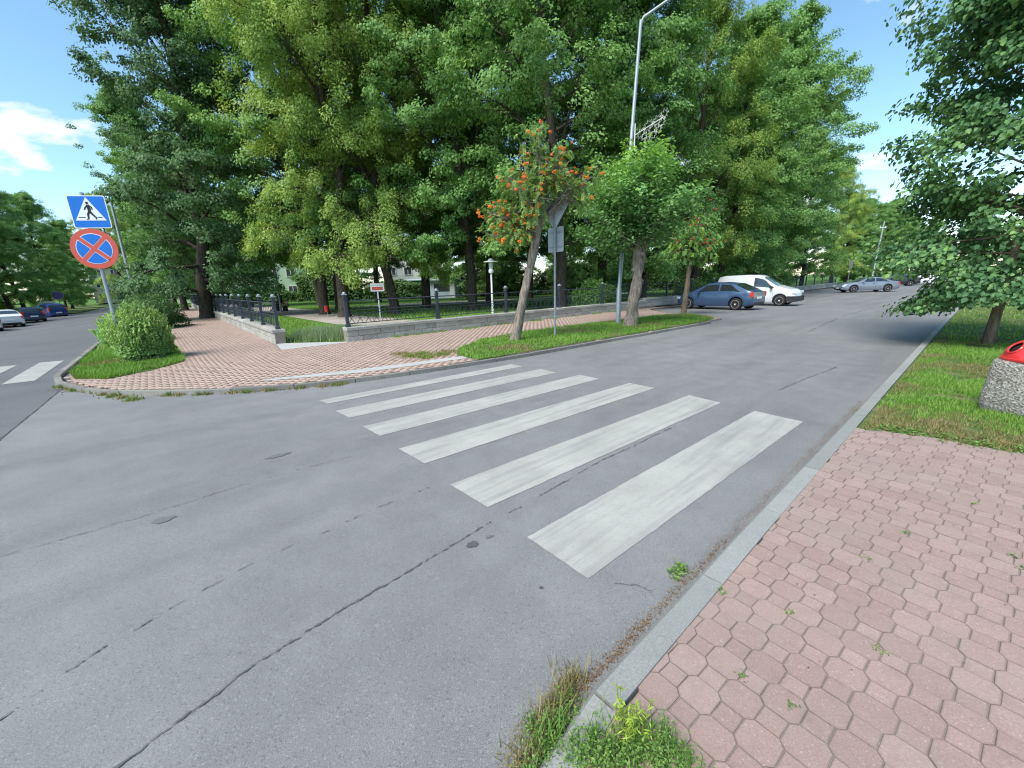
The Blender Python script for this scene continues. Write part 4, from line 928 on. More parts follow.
# round bush on the corner
def bush(name, label, loc, rx, ry, rz, n, seed, mat, leaf, shoots):
    r = np.random.default_rng(seed); root = empty(name, (*loc, Hgt(*loc)+.06)); tag(root, label, 'bush'); w = MB()
    P = r.normal(0, 1, (n, 3)); P /= np.linalg.norm(P, axis=1, keepdims=True); P[:, 2] = np.abs(P[:, 2])*1.0-.25*(r.random(n) < .3); k = r.random(n)**.28
    lump = 1+.10*np.sin(P[:, 0]*5+1)*np.sin(P[:, 1]*6)+.08*np.sin(P[:, 2]*9+P[:, 0]*4)
    O = P.copy(); C = P*(k*lump)[:, None]*np.array([rx, ry, rz*.88]); C[:, 2] += rz*.15; C[:, 2] = np.maximum(C[:, 2], .03)
    T = O*.5+np.array([0, 0, .35])+r.normal(0, .5, (n, 3)); Nn = O*.5+np.array([0, 0, .6])+r.normal(0, .45, (n, 3)); var = np.clip(.2+.35*P[:, 2]+.5*r.random(n), 0, 1)
    cs, ts, ns_, vs = [C], [T], [Nn], [var]
    for _ in range(shoots):
        a_ = r.random()*6.283; q_ = math.sqrt(r.random())*.95; b = np.array([math.cos(a_)*q_*rx, math.sin(a_)*q_*ry, rz*(.98*math.sqrt(max(.05, 1-q_*q_)))]); d = np.array([math.cos(a_)*q_*.5, math.sin(a_)*q_*.5, 1])+r.normal(0, .15, 3); d /= np.linalg.norm(d); l = r.uniform(.12, .34)
        m = 16; f = np.linspace(-.4, 1, m)[:, None]; cs.append(b+d*l*f+r.normal(0, .008, (m, 3))); a2 = r.random(m)*6.283; ts.append(np.stack([np.cos(a2), np.sin(a2), .9+0*a2], 1)); ns_.append(np.stack([-np.cos(a2), -np.sin(a2), .6+0*a2], 1)); vs.append(np.clip(.65+.35*r.random(m), 0, 1))
        w.tube([tuple(b-d*l*.5), tuple(b+d*l)], [.004, .002], 3, False)
    for _ in range(26):
        a_ = r.random()*6.283; w.tube([(r.normal(0, .12), r.normal(0, .12), -.05), (math.cos(a_)*rx*.5, math.sin(a_)*ry*.5, rz*.55), (math.cos(a_)*rx*.75, math.sin(a_)*ry*.75, rz*.8)], [.02, .012, .004], 4, False)
    C = np.concatenate(cs); T = np.concatenate(ts); Nn = np.concatenate(ns_); var = np.concatenate(vs); m = len(C)
    mobj('foliage', leaf_mesh('foliage', C, Nn, T, leaf[0]*(.6+.8*r.random(m)), leaf[1]*(.6+.8*r.random(m)), var), mat, root); w.build('stems', 'bark_brown', root)
bush('round_bush', 'round fresh green bush on the corner below the pedestrian sign', (-9.42, 10.42), .60, .66, 1.20, 15000, 51, 'leaf_bush', (.075, .028), 420)
bush('round_bush', 'second darker bush behind the round corner bush', B(19.5, 1.05), .75, 1.0, 1.0, 12000, 52, 'leaf_linden', (.09, .045), 120)
bush('hedge_bush', 'dark shrub on the strip beyond the side street bushes', B(26.5, .6), 1.2, 1.8, 1.5, 12000, 53, 'leaf_dark', (.11, .06), 60)
bush('garden_shrub', 'grey-green shrub behind the fence left of the street lamp', (4.6, 22.5), 1.3, .9, 1.6, 9000, 54, 'leaf_maple', (.12, .06), 40)
bush('garden_shrub', 'low green shrub behind the fence by the blue car', (13.2, 29.5), 1.6, 1.0, 1.5, 8000, 55, 'leaf_maple', (.13, .07), 30)
for i, (x, y, rx, lb) in enumerate([(-35, 58, 6, 'dark clipped hedge in front of the green apartment block'), (-15.5, 58, 5, 'dark hedge in front of the white building'), (-24.8, 58, 5, 'tall dark hedge between the green block and the white building'), (-4, 62, 7, 'dark hedge at the back of the park, left of the lamp'), (10, 62, 7, 'dark hedge at the back of the park, right of the lamp'), (25, 66, 8, 'dark hedge at the back of the park behind the blue car'), (39, 70, 8, 'dark hedge at the back of the park behind the coupe')]):
    bush('hedge', lb, (x, y), rx, 1.8, 4.6 if i > 1 else (1.9, 2.4)[i], 15000, 60+i, 'leaf_dark', (.36, .24), 0)

# ------------------------------------------------------------------ cars
def interp(pts, x): return float(np.interp(x, [p[0] for p in pts], [p[1] for p in pts]))
def car(name, label, loc, heading, sp, paint, cat='car', group=None, front_black=False):
    root = empty(name, (*loc, Hgt(*loc)+.004), heading); tag(root, label, cat, group)
    L, Wd, top, belt, RW, xr, xf = sp['L'], sp['W'], sp['top'], sp['belt'], sp.get('R', .31), sp['xr'], sp['xf']
    Hm = max(z for _, z in top); zb0 = .20; ra = RW*1.17
    def zbot(x):
        z = zb0+.10*ss(L/2-.5, L/2, abs(x))
        for xw in (xr, xf):
            if abs(x-xw) < ra: z = max(z, RW+math.sqrt(ra*ra-(x-xw)**2))
        return z
    def half(x):
        e = abs(x)/(L/2); return Wd/2*(1-.05*e**2-.13*max(0, (e-.78)/.22)**2.2)
    def section(x):
        zt = interp(top, x); zl = min(interp(belt, x), zt-.025); w = half(x); zb = min(zbot(x), zl-.06); cab = min(1, max(0, (zt-zl)/(Hm-interp(belt, 0)+1e-6)))
        wr_ = w*(.95-.20*cab*sp.get('tumble', 1))
        return [(w*.92, zb), (w*.985, zb+.12*(zl-zb)), (w, zb+.55*(zl-zb)), (w*.985, zb+.85*(zl-zb)), (w*.955, zl), (w*.955+(wr_-w*.955)*.5, zl+(zt-zl)*.48), (wr_, zl+(zt-zl)*.88), (wr_*.82, zl+(zt-zl)*.97), (wr_*.4, zt), (0, zt+.004)]
    xs = set(np.linspace(-L/2, L/2, 46).tolist())
    for xw in (xr, xf): xs |= {xw+ra*math.cos(q) for q in np.linspace(0, math.pi, 13)}
    for p, _ in top: xs.add(p)
    xs = sorted(x for x in xs if -L/2 <= x <= L/2); mb = MB(); m = 10; V = []
    for x in xs:
        s = section(x); V += [(x, y, z) for y, z in s]+[(x, -y, z) for y, z in reversed(s[:-1])]
    w_ = 2*m-1; F = []
    for i in range(len(xs)-1):
        for j in range(w_-1): F.append((i*w_+j, i*w_+j+1, (i+1)*w_+j+1, (i+1)*w_+j))
    F += [tuple(range(w_)), tuple((len(xs)-1)*w_+j for j in reversed(range(w_)))]
    body = mb.add(V, F).build('body', paint, root, True)
    # underbody
    MB().box((0, 0, .30), (L*.86, Wd*.80, .22)).build('underbody', 'plastic_black', root)
    def side_glass(x0b, x0t, x1t, x1b, q0=.12, q1=.86):
        for sg in (1, -1):
            g = MB(); n, k = 8, 3; V = []
            for a_ in range(k+1):
                q = a_/k; xa = x0b+(x0t-x0b)*q; xb = x1b+(x1t-x1b)*q
                for i in range(n+1):
                    x = xa+(xb-xa)*i/n; s = section(x); t = q0+(q1-q0)*q
                    P = [s[4], s[5], s[6]]; u = t*2; j = min(1, int(u)); y = P[j][0]+(P[j+1][0]-P[j][0])*(u-j); z = P[j][1]+(P[j+1][1]-P[j][1])*(u-j); V.append((x, sg*(y+.010), z+.004))
            F = [(a_*(n+1)+i, a_*(n+1)+i+1, (a_+1)*(n+1)+i+1, (a_+1)*(n+1)+i) for a_ in range(k) for i in range(n)]
            g.add(V, F).build('side_window', 'car_glass', root, True, fixn=False)
    for w4 in sp['windows']: side_glass(*w4)
    def screen(nm, xa, xb, fx):
        g = MB(); n, k = 6, 8; V = []
        for i in range(n+1):
            x = xa+(xb-xa)*i/n; s = section(x); wr_ = s[6][0]*.93
            for j in range(k+1):
                y = -wr_+2*wr_*j/k; ay = abs(y); z = float(np.interp(ay, [q_[0] for q_ in reversed(s[6:])], [q_[1] for q_ in reversed(s[6:])])); V.append((x+fx*.012, y, z+.012))
        F = [(i*(k+1)+j, i*(k+1)+j+1, (i+1)*(k+1)+j+1, (i+1)*(k+1)+j) for i in range(n) for j in range(k)]
        g.add(V, F).build(nm, 'car_glass', root, True, fixn=False)
    if 'ws' in sp: screen('windscreen', *sp['ws'], 1)
    if 'rw' in sp: screen('rear_window', *sp['rw'], -1)
    # wheels
    ty = MB(); prof = [(RW*.62, -.095), (RW*.9, -.10), (RW, -.07), (RW, .07), (RW*.9, .10), (RW*.62, .095)]; ty.lathe(prof, 26, axis='y'); tm = ty.mesh('tyre'); tm.materials.append(MATS['tyre']); tm.polygons.foreach_set('use_smooth', [True]*len(tm.polygons))
    rm = MB(); rm.lathe([(RW*.12, .085), (RW*.14, .10), (.01, .102)], 10, axis='y'); rm.lathe([(RW*.56, .06), (RW*.64, .10), (RW*.66, .098), (RW*.66, .05)], 26, axis='y')
    for k in range(5):
        q = 2*math.pi*k/5+.3; c, s_ = math.cos(q), math.sin(q); a1, a2 = RW*.10, RW*.60; h1, h2 = RW*.13, RW*.22
        rm.add([(c*a1-s_*h1, .092, s_*a1+c*h1), (c*a1+s_*h1, .092, s_*a1-c*h1), (c*a2+s_*h2, .088, s_*a2-c*h2), (c*a2-s_*h2, .088, s_*a2+c*h2), (c*a1-s_*h1, .05, s_*a1+c*h1), (c*a1+s_*h1, .05, s_*a1-c*h1), (c*a2+s_*h2, .05, s_*a2-c*h2), (c*a2-s_*h2, .05, s_*a2+c*h2)], [(0, 1, 2, 3), (0, 4, 5, 1), (1, 5, 6, 2), (2, 6, 7, 3), (3, 7, 4, 0)])
    rmm = rm.mesh('rim'); rmm.materials.append(MATS['alloy'])
    dk = MB(); dk.lathe([(RW*.63, .03), (RW*.63, .05), (.01, .05)], 20, axis='y'); dkm = dk.mesh('brake_disc'); dkm.materials.append(MATS['plastic_black'])
    for xw in (xr, xf):
        for sg in (1, -1):
            wo = mobj('wheel', tm, None, root, (xw, sg*(Wd/2-.105), RW), (0, 0, 0 if sg > 0 else math.pi)); mobj('rim', rmm, None, wo); mobj('brake_disc', dkm, None, wo)
    # lamps, bumpers, plates, mirrors, handles
    def pod(nm, x, y, z, d, mat, rz=0): return MB().box((x, y, z), d, rz, .012).build(nm, mat, root)
    zf, zr = sp['lampz']
    for sg in (1, -1):
        pod('headlight', L/2-.13, sg*(half(L/2-.13)-.14), zf, (.22, .34, .13), 'lamp_clear', -sg*.35); pod('tail_light', -L/2+.10, sg*(half(-L/2+.1)-.09), zr, (.18, .22, sp.get('tlh', .2)), 'lamp_red', sg*.25)
        pod('wing_mirror', sp.get('mir', .62), sg*(Wd/2+.07), interp(belt, .6)+.06, (.12, .20, .13), 'plastic_black' if front_black else paint)
        for hx in sp.get('handles', (-.25,)): pod('door_handle', hx, sg*(Wd/2-.003), interp(belt, hx)-.13, (.17, .03, .03), 'plastic_black')
        for gx in sp.get('gaps', (.75, -.35)):
            s1 = MB(); pts = []
            for q in np.linspace(.14, .98, 8):
                s = section(gx); zz = s[0][1]+(s[4][1]-s[0][1])*q; yy = float(np.interp(zz, [p[1] for p in s[:5]], [p[0] for p in s[:5]])); pts.append((gx, sg*(yy+.001), zz))
            s1.tube(pts, .006, 4, False).build('door_gap', 'plastic_black', root)
    if front_black:
        g = MB()
        for sg in (1, -1): g.box((L/2-.20, sg*(half(L/2-.2)-.10), .42), (.55, .24, .30), -sg*.30, .03)
        g.box((L/2-.05, 0, .40), (.16, Wd*.72, .30), 0, .03); g.build('bumper', 'plastic_black', root)
    else:
        MB().box((L/2-.03, 0, .36), (.08, Wd*.62, .14), 0, .02).build('grille', 'plastic_black', root)
        MB().box((-L/2+.02, 0, .34), (.08, Wd*.66, .12), 0, .02).build('bumper', 'plastic_black', root)
    pod('number_plate', L/2+.015, 0, .42, (.02, .5, .11), 'plate_white'); pod('number_plate', -L/2-.005, 0, sp.get('platez', .62), (.02, .5, .11), 'plate_white')
    return root
HATCH = dict(L=4.1, W=1.70, R=.31, xr=-1.25, xf=1.36, top=[(-2.05, .66), (-2.02, .90), (-1.82, .98), (-1.55, 1.12), (-1.05, 1.36), (-.5, 1.425), (.1, 1.42), (.42, 1.36), (1.08, .98), (1.3, .93), (1.8, .82), (1.98, .70), (2.05, .52)], belt=[(-2.05, .84), (-1, .93), (.3, .91), (1.2, .88), (2.05, .62)],
             windows=[(-1.42, -.92, -.42, -.38), (-.30, -.30, .40, .92)], ws=(.45, 1.06), rw=(-1.72, -1.12), lampz=(.62, .80), tlh=.24, mir=.72, handles=(-.18,), gaps=(.92, -.36))
VAN = dict(L=4.38, W=1.80, R=.32, xr=-1.30, xf=1.42, tumble=.55, top=[(-2.19, .60), (-2.16, 1.50), (-2.08, 1.74), (-1.8, 1.80), (-.6, 1.83), (.15, 1.80), (.45, 1.70), (1.22, 1.16), (1.45, 1.08), (1.95, .94), (2.12, .78), (2.19, .52)], belt=[(-2.19, 1.02), (0, 1.04), (1.2, 1.00), (2.19, .70)],
           windows=[(.0, .0, .62, 1.12)], ws=(.48, 1.20), lampz=(.78, .95), tlh=.5, mir=.95, handles=(.05, -.25), gaps=(1.05, -.1, -.95))
COUPE = dict(L=4.70, W=1.79, R=.33, xr=-1.36, xf=1.40, top=[(-2.35, .62), (-2.32, .88), (-2.1, .97), (-1.7, 1.01), (-1.0, 1.30), (-.5, 1.39), (.0, 1.39), (.35, 1.33), (1.08, .98), (1.5, .92), (2.1, .80), (2.28, .66), (2.35, .5)], belt=[(-2.35, .86), (-1, .94), (.3, .90), (1.2, .86), (2.35, .62)],
             windows=[(-1.45, -.88, -.36, -.34), (-.26, -.26, .34, .92)], ws=(.40, 1.05), rw=(-1.62, -1.05), lampz=(.62, .78), tlh=.17, mir=.7, handles=(-.15,), gaps=(.9, -.32))
SEDAN = dict(L=4.45, W=1.74, R=.31, xr=-1.30, xf=1.35, top=[(-2.22, .62), (-2.19, .92), (-2.0, 1.02), (-1.6, 1.05), (-1.0, 1.36), (-.5, 1.44), (.1, 1.43), (.4, 1.36), (1.05, 1.0), (1.5, .92), (2.0, .80), (2.16, .66), (2.22, .5)], belt=[(-2.22, .88), (-1, .95), (.3, .92), (1.2, .88), (2.22, .62)],
             windows=[(-1.35, -.92, -.34, -.32), (-.24, -.24, .38, .90)], ws=(.44, 1.02), rw=(-1.52, -1.05), lampz=(.62, .82), tlh=.2)
ESTATE = dict(L=4.5, W=1.76, R=.31, xr=-1.30, xf=1.38, top=[(-2.25, .62), (-2.22, .95), (-2.02, 1.30), (-1.85, 1.42), (-1.2, 1.47), (.0, 1.46), (.4, 1.38), (1.08, 1.0), (1.5, .93), (2.02, .82), (2.18, .66), (2.25, .5)], belt=[(-2.25, .93), (-1, .95), (.3, .92), (1.2, .88), (2.25, .62)],
              windows=[(-1.98, -1.80, -1.12, -1.10), (-1.0, -1.0, -.34, -.32), (-.24, -.24, .38, .92)], ws=(.44, 1.05), rw=(-2.16, -2.0), lampz=(.64, .92), tlh=.3)
SUV = dict(L=4.3, W=1.80, R=.35, xr=-1.25, xf=1.34, top=[(-2.15, .66), (-2.12, 1.05), (-1.95, 1.42), (-1.75, 1.58), (-1.1, 1.64), (.0, 1.63), (.35, 1.54), (1.0, 1.14), (1.4, 1.06), (1.92, .94), (2.08, .74), (2.15, .55)], belt=[(-2.15, 1.05), (-1, 1.06), (.3, 1.02), (1.2, .98), (2.15, .7)],
           windows=[(-1.85, -1.66, -1.08, -1.06), (-.96, -.96, -.34, -.32), (-.24, -.24, .34, .84)], ws=(.40, .97), rw=(-2.06, -1.9), lampz=(.72, 1.0), tlh=.3)
an = lambda v: math.atan2(v.y, v.x)
car('hatchback', 'dark blue three-door hatchback parked nose to the park fence', (11.55, 22.75), R(127), HATCH, 'paint_blue')
car('panel_van', 'white panel van with black bumper parked next to the blue hatchback', (15.35, 25.6), R(-47), VAN, 'paint_white', 'van', front_black=True)
car('coupe', 'grey coupe standing alone further up the wide street', (34.2, 39.8), R(168), COUPE, 'paint_grey')
car('sedan', 'black sedan partly hidden by the near tree leaves, far up the street', (49.2, 53.0), R(150), SEDAN, 'paint_dark')
car('sedan', 'white sedan behind the near tree leaves, beside the black car', (55.5, 55.2), R(130), SEDAN, 'paint_white')
car('sedan', 'silver sedan cut by the left picture edge', (-38.9, 30.2), R(149), SEDAN, 'paint_silver', group='cars parked on the left')
car('sedan', 'white sedan parked between the silver and the dark car', (-42.4, 34.6), R(150), SEDAN, 'paint_white', group='cars parked on the left')
car('estate_car', 'dark estate car parked right of the white sedan', (-46.8, 40.2), R(150), ESTATE, 'paint_navy', group='cars parked on the left')
car('compact_suv', 'royal blue compact car with white wheels at the end of the row', (-52.6, 47.4), R(158), SUV, 'paint_royal', group='cars parked on the left')

# ------------------------------------------------------------------ signs
def frame(loc, yaw, z, tilt=0):      # plate frame: local x across, y up, z out of the plate
    n = Vector((math.cos(yaw), math.sin(yaw), 0)); x = Vector((-n.y, n.x, 0)); up = Vector((0, 0, 1))
    if tilt: q = Quaternion(n, tilt); x = q @ x; up = q @ up
    M_ = Matrix((x, up, n)).transposed().to_4x4(); M_.translation = Vector((*loc, z)); return M_
def disc(r, n=40, a0=0, a1=2*math.pi): return [(r*math.cos(a0+(a1-a0)*i/n), r*math.sin(a0+(a1-a0)*i/n)) for i in range(n)]
def rrect(w, h, r_, n=5):
    P = []
    for cx, cy, a0 in ((w/2-r_, h/2-r_, 0), (-w/2+r_, h/2-r_, 90), (-w/2+r_, -h/2+r_, 180), (w/2-r_, -h/2+r_, 270)):
        for i in range(n+1): q = R(a0+90*i/n); P.append((cx+r_*math.cos(q), cy+r_*math.sin(q)))
    return P
def plate(nm, poly, M_, z0, z1, mat, parent): return MB().prism(poly, z0, z1, M_).build(nm, mat, parent)
def crossing_sign():
    p = (-9.62, 10.05); z = Hgt(*p)+.05; root = empty('sign_post', (*p, 0)); tag(root, 'grey sign post with pedestrian crossing and no stopping signs in the corner bush', 'road sign')
    root.location = (0, 0, 0)
    MB().tube([(*p, z-.1), (p[0], p[1], 3.98)], .038, 12).build('pole', 'galvanised', root, True)
    yaw = R(-73); fp = (p[0]+math.cos(yaw)*.05, p[1]+math.sin(yaw)*.05); tl = R(1)
    M1 = frame(fp, yaw, 3.56, tl) @ Matrix.Translation((.085, 0, 0)) @ Matrix.Diagonal((.92, .92, 1, 1)); pl = plate('crossing_plate', rrect(.76, .76, .04), M1, 0, .012, 'sign_white', root)
    plate('blue_field', rrect(.72, .72, .03), M1, .012, .015, 'sign_blue', pl)
    plate('white_triangle', [(-.31, -.20), (.31, -.20), (0, .34)], M1, .015, .018, 'sign_white', pl)
    fig = MB()                                                           # walking figure
    def limb(pts, ws, z0=.018, z1=.021):
        left = []; right = []
        for i, (a_, w) in enumerate(zip(pts, ws)):
            a_ = Vector(a_); d = (Vector(pts[min(i+1, len(pts)-1)])-Vector(pts[max(i-1, 0)])).normalized(); s = Vector((-d.y, d.x)); left.append(tuple(a_+s*w)); right.append(tuple(a_-s*w))
        fig.prism(left+right[::-1], z0, z1, M1)
    fig.prism([(x-.0+.0, y+.205) for x, y in disc(.030, 16)], .018, .021, M1)
    limb([(.005, .165), (.015, .08), (.01, .0)], [.030, .036, .030])
    limb([(.012, .02), (-.035, -.06), (-.045, -.165), (-.085, -.17)], [.026, .022, .015, .012], .0182, .0212)
    limb([(.008, .02), (.055, -.06), (.12, -.145), (.095, -.175)], [.026, .022, .015, .012], .0184, .0214)
    limb([(.0, .155), (-.055, .10), (-.085, .045)], [.016, .014, .010], .0186, .0216)
    limb([(.015, .155), (.07, .105), (.075, .05)], [.016, .014, .010], .0188, .0218)
    fig.build('walking_figure', 'sign_black', pl)
    ln = MB(); ln.prism([(-.245, -.135), (-.10, -.135), (-.10, -.118), (-.235, -.118)], .018, .0205, M1); ln.prism([(.14, -.135), (.245, -.135), (.235, -.118), (.14, -.118)], .018, .0205, M1); ln.build('crossing_lines', 'sign_black', pl)
    M2 = frame(fp, yaw, 2.76, tl); rp = plate('no_stopping_plate', disc(.445, 48), M2, 0, .012, 'sign_red', root)
    plate('white_rim', disc(.338, 48), M2, .012, .0145, 'sign_white', rp)
    for k in range(4):                                                   # four blue fields between the red bars
        a0 = R(90*k); pts = []; n = 14; rr = .325; hw = .052
        c0 = math.asin(hw/rr)
        for i in range(n+1): q = a0-R(45)+c0+(R(90)-2*c0)*i/n; pts.append((rr*math.cos(q), rr*math.sin(q)))
        pts.append((hw*math.sqrt(2)*math.cos(a0), hw*math.sqrt(2)*math.sin(a0)))
        plate('blue_field', pts, M2, .0145, .018, 'sign_blue', rp)
    for k in range(2):
        q = R(45+90*k); c, s_ = math.cos(q), math.sin(q); hl, hw = .337, .042
        plate('red_bar', [(c*x-s_*y, s_*x+c*y) for x, y in ((-hl, -hw), (hl, -hw), (hl, hw), (-hl, hw))], M2, .0145, .0166+.0006*k, 'sign_red', rp)
    for zz in (3.78, 3.45, 2.95, 2.58): MB().box((p[0], p[1], zz), (.10, .10, .03), yaw).build('clamp', 'galvanised', root)
crossing_sign()
def back_sign():
    p = (1.35, 12.3); z = Hgt(*p)+.07; root = empty('sign_post', (0, 0, 0)); tag(root, 'grey sign post on the verge seen from behind, triangular and square plates', 'road sign')
    MB().tube([(*p, z-.1), (p[0]+.01, p[1], 3.86)], .032, 10).build('pole', 'galvanised', root, True)
    yaw = R(82); fp = (p[0]+math.cos(yaw)*.04, p[1]+math.sin(yaw)*.04)
    M1 = frame(fp, yaw, 3.52); T = plate('give_way_plate', [(-.40, .30), (-.36, .335), (.36, .335), (.40, .30), (.05, -.32), (-.05, -.32)], M1, 0, .012, 'sign_back', root)
    MB().prism([(-.30, .13), (.30, .13), (.30, .16), (-.30, .16)], -.02, -.001, M1).build('brace', 'galvanised', T)
    yaw2 = R(38); fp2 = (p[0]+math.cos(yaw2)*.04, p[1]+math.sin(yaw2)*.04); M2 = frame(fp2, yaw2, 2.86); S = plate('square_plate', rrect(.62, .68, .04), M2, 0, .012, 'sign_back', root)
    for yy in (-.2, .2): MB().prism([(-.26, yy-.015), (.26, yy-.015), (.26, yy+.015), (-.26, yy+.015)], -.02, -.001, M2).build('brace', 'galvanised', S)
back_sign()
def notice():
    p = (-7.05, 22.4); z = Hgt(*p)+.06; root = empty('notice_sign', (0, 0, 0)); tag(root, 'white notice board with red block on a white post in the park', 'sign')
    MB().tube([(*p, z-.1), (*p, z+1.8)], .035, 8).build('post', 'white_paint', root, True)
    yaw = R(-74); M_ = frame((p[0]+math.cos(yaw)*.04, p[1]+math.sin(yaw)*.04), yaw, z+1.62); b = plate('board', rrect(.70, .42, .02), M_, 0, .02, 'sign_white', root)
    plate('red_block', [(-.28, -.15), (.28, -.15), (.28, .03), (-.28, .03)], M_, .02, .023, 'sign_red', b)
    m = MB(); r = random.Random(4); x = -.3
    while x < .28: w = r.uniform(.03, .08); m.prism([(x, .09), (x+w, .09), (x+w, .13), (x, .13)], .02, .022, M_); x += w+.02
    m.build('print_line', 'sign_back', b)
notice()
def small_sign(label, p, h, shape, mat, yaw, backmat='sign_back', tilt=0):
    z = Hgt(*p); root = empty('traffic_sign', (0, 0, 0)); tag(root, label, 'road sign')
    MB().tube([(*p, z-.1), (*p, z+h)], .035, 8).build('pole', 'galvanised', root, True)
    M_ = frame((p[0]+math.cos(yaw)*.04, p[1]+math.sin(yaw)*.04), yaw, z+h-.35, tilt); b = plate('plate', shape, M_, 0, .012, backmat, root); plate('face', [(x*.93, y*.93) for x, y in shape], M_, .012, .015, mat, b)
simple('sign_purple', (.17, .12, .36), .5, .1, 3)
small_sign('round dull violet sign on a post left of the side street', B(90, 11.6), 2.9, disc(.62, 28), 'sign_purple', R(-49))
small_sign('thin white sign seen edge-on left of the distant utility pole', (42.5, 52.2), 3.2, rrect(.6, 1.0, .05), 'sign_white', R(-8))
small_sign('white direction board on a low post beside the round violet sign', B(88, 12.6), 2.0, rrect(1.7, .3, .02), 'sign_white', R(-49))

# ------------------------------------------------------------------ lamp posts and poles
def lamp_post(label, p, h, arm, armdir, rise, head=True, r0=.072, lean=(0, 0)):
    z = Hgt(*p)+.05; root = empty('street_lamp', (0, 0, 0)); tag(root, label, 'street lamp'); d = Vector((math.cos(armdir), math.sin(armdir), 0)); t_ = Vector((p[0]+lean[0], p[1]+lean[1], z+h))
    MB().tube([(*p, z-.1), (*p, z+1.3), (p[0], p[1], z+1.32), tuple(t_)], [r0*1.25, r0*1.25, r0, r0*.72], 12).build('column', 'galvanised', root, True)
    MB().box((p[0], p[1], z+.02), (.36, .36, .05)).build('base_plate', 'galvanised', root)
    e = t_+d*arm+Vector((0, 0, rise)); MB().tube([tuple(t_-Vector((0, 0, .12))), tuple(t_+d*.08+Vector((0, 0, .06))), tuple(e)], [r0*.7, r0*.62, r0*.5], 10).build('arm', 'galvanised', root, True)
    if head:
        hb = MB(); s = Vector((-d.y, d.x, 0))
        rows = []
        for f, w, zz in ((0, .05, .0), (.12, .11, .05), (.45, .14, .07), (.7, .10, .04), (.78, .03, .0)):
            c = e+d*f+Vector((0, 0, f*rise/max(.1, arm)*.5)); rows.append([c-s*w-Vector((0, 0, .03)), c-s*w*.7+Vector((0, 0, zz)), c+s*w*.7+Vector((0, 0, zz)), c+s*w-Vector((0, 0, .03))])
        V = [v for q in rows for v in q]; hb.add(V, [(i*4+j, i*4+(j+1) % 4, (i+1)*4+(j+1) % 4, (i+1)*4+j) for i in range(4) for j in range(4)]+[(0, 1, 2, 3), (19, 18, 17, 16)]); hb.build('lamp_head', 'pole_grey', root)
    return root
lp = lamp_post('tall grey street lamp column behind the pollarded linden', (4.06, 15.35), 9.65, 1.35, R(-28), .5, lean=(.42, 0))
lamp_post('grey street lamp beside the side street, behind the corner bush', B(43, 1.55), 8.3, .75, R(205), .12, r0=.11)
def decoration():
    root = empty('light_decoration', (0, 0, 0)); tag(root, 'white wire winter light ornament mounted on the street lamp column', 'decoration'); o = Vector((4.42, 15.35, 6.42)); r = random.Random(3)
    X = Vector((math.cos(R(-28)), math.sin(R(-28)), .42)).normalized(); Z = Vector((0, 0, 1))
    MB().tube([tuple(o+Z*-.45), tuple(o+Z*.35)], .022, 6).build('mount_bar', 'decor_white', root); MB().tube([tuple(o), tuple(o+X*1.0)], .014, 5).build('mount_bar', 'decor_white', root)
    for k, (x, y, s, rot) in enumerate([(.35, -.1, .26, .3), (.55, -.35, .20, .8), (.75, .05, .30, .1), (1.0, -.25, .26, .5), (1.25, .02, .30, .25), (1.5, -.2, .24, .6), (1.6, .12, .26, .0), (1.05, -.55, .22, .4), (.75, -.6, .18, .2), (1.35, -.45, .2, .7)]):
        x *= .62; y *= .62; s *= .62; c = o+X*x+Z*y; m = MB(); pts = []
        for i in range(16):
            q = rot+i/16*6.283; rr = s*(1 if i % 2 == 0 else .52); pts.append(tuple(c+X*rr*math.cos(q)+Z*rr*math.sin(q)))
        m.tube(pts+[pts[0]], .008, 4, False).build('wire_star', 'decor_white', root)
decoration()
def utility_pole():
    p = (50.5, 58.0); z = Hgt(*p); root = empty('utility_pole', (0, 0, 0)); tag(root, 'pale leaning utility pole behind the grey coupe', 'pole')
    MB().tube([(*p, z-.2), (p[0]+.35, p[1], z+8.4)], [.12, .07], 10).build('pole', 'pole_grey', root, True); MB().box((p[0]+.3, p[1], z+7.6), (.9, .1, .1)).build('cross_arm', 'white_paint', root)
    for k in (-.35, .35): MB().lathe([(.04, 0), (.06, .05), (.03, .12), (.01, .14)], 8, (p[0]+.3+k, p[1], z+7.65)).build('insulator', 'white_paint', root)
utility_pole()
def park_lamp():
    p = (-.92, 22.4); z = Hgt(*p)-.50; root = empty('park_lamp', (0, 0, 0)); tag(root, 'white park lamp with flat disc hat behind the fence', 'street lamp')
    MB().tube([(*p, z-.1), (*p, z+.8), (*p, z+.82), (*p, z+2.75)], [.075, .075, .055, .05], 12).build('column', 'white_paint', root, True)
    MB().lathe([(.05, 2.70), (.12, 2.74), (.14, 2.82), (.13, 2.9), (.09, 2.94)], 14, (p[0], p[1], z)).build('collar', 'white_paint', root, True)
    MB().lathe([(.09, 2.94), (.115, 3.0), (.115, 3.22), (.09, 3.26)], 14, (p[0], p[1], z)).build('lantern_glass', 'lamp_glass', root, True)
    MB().lathe([(.10, 3.26), (.40, 3.29), (.40, 3.31), (.15, 3.37), (.12, 3.44), (.03, 3.50)], 20, (p[0], p[1], z)).build('disc_hat', 'white_paint', root, True)
park_lamp()
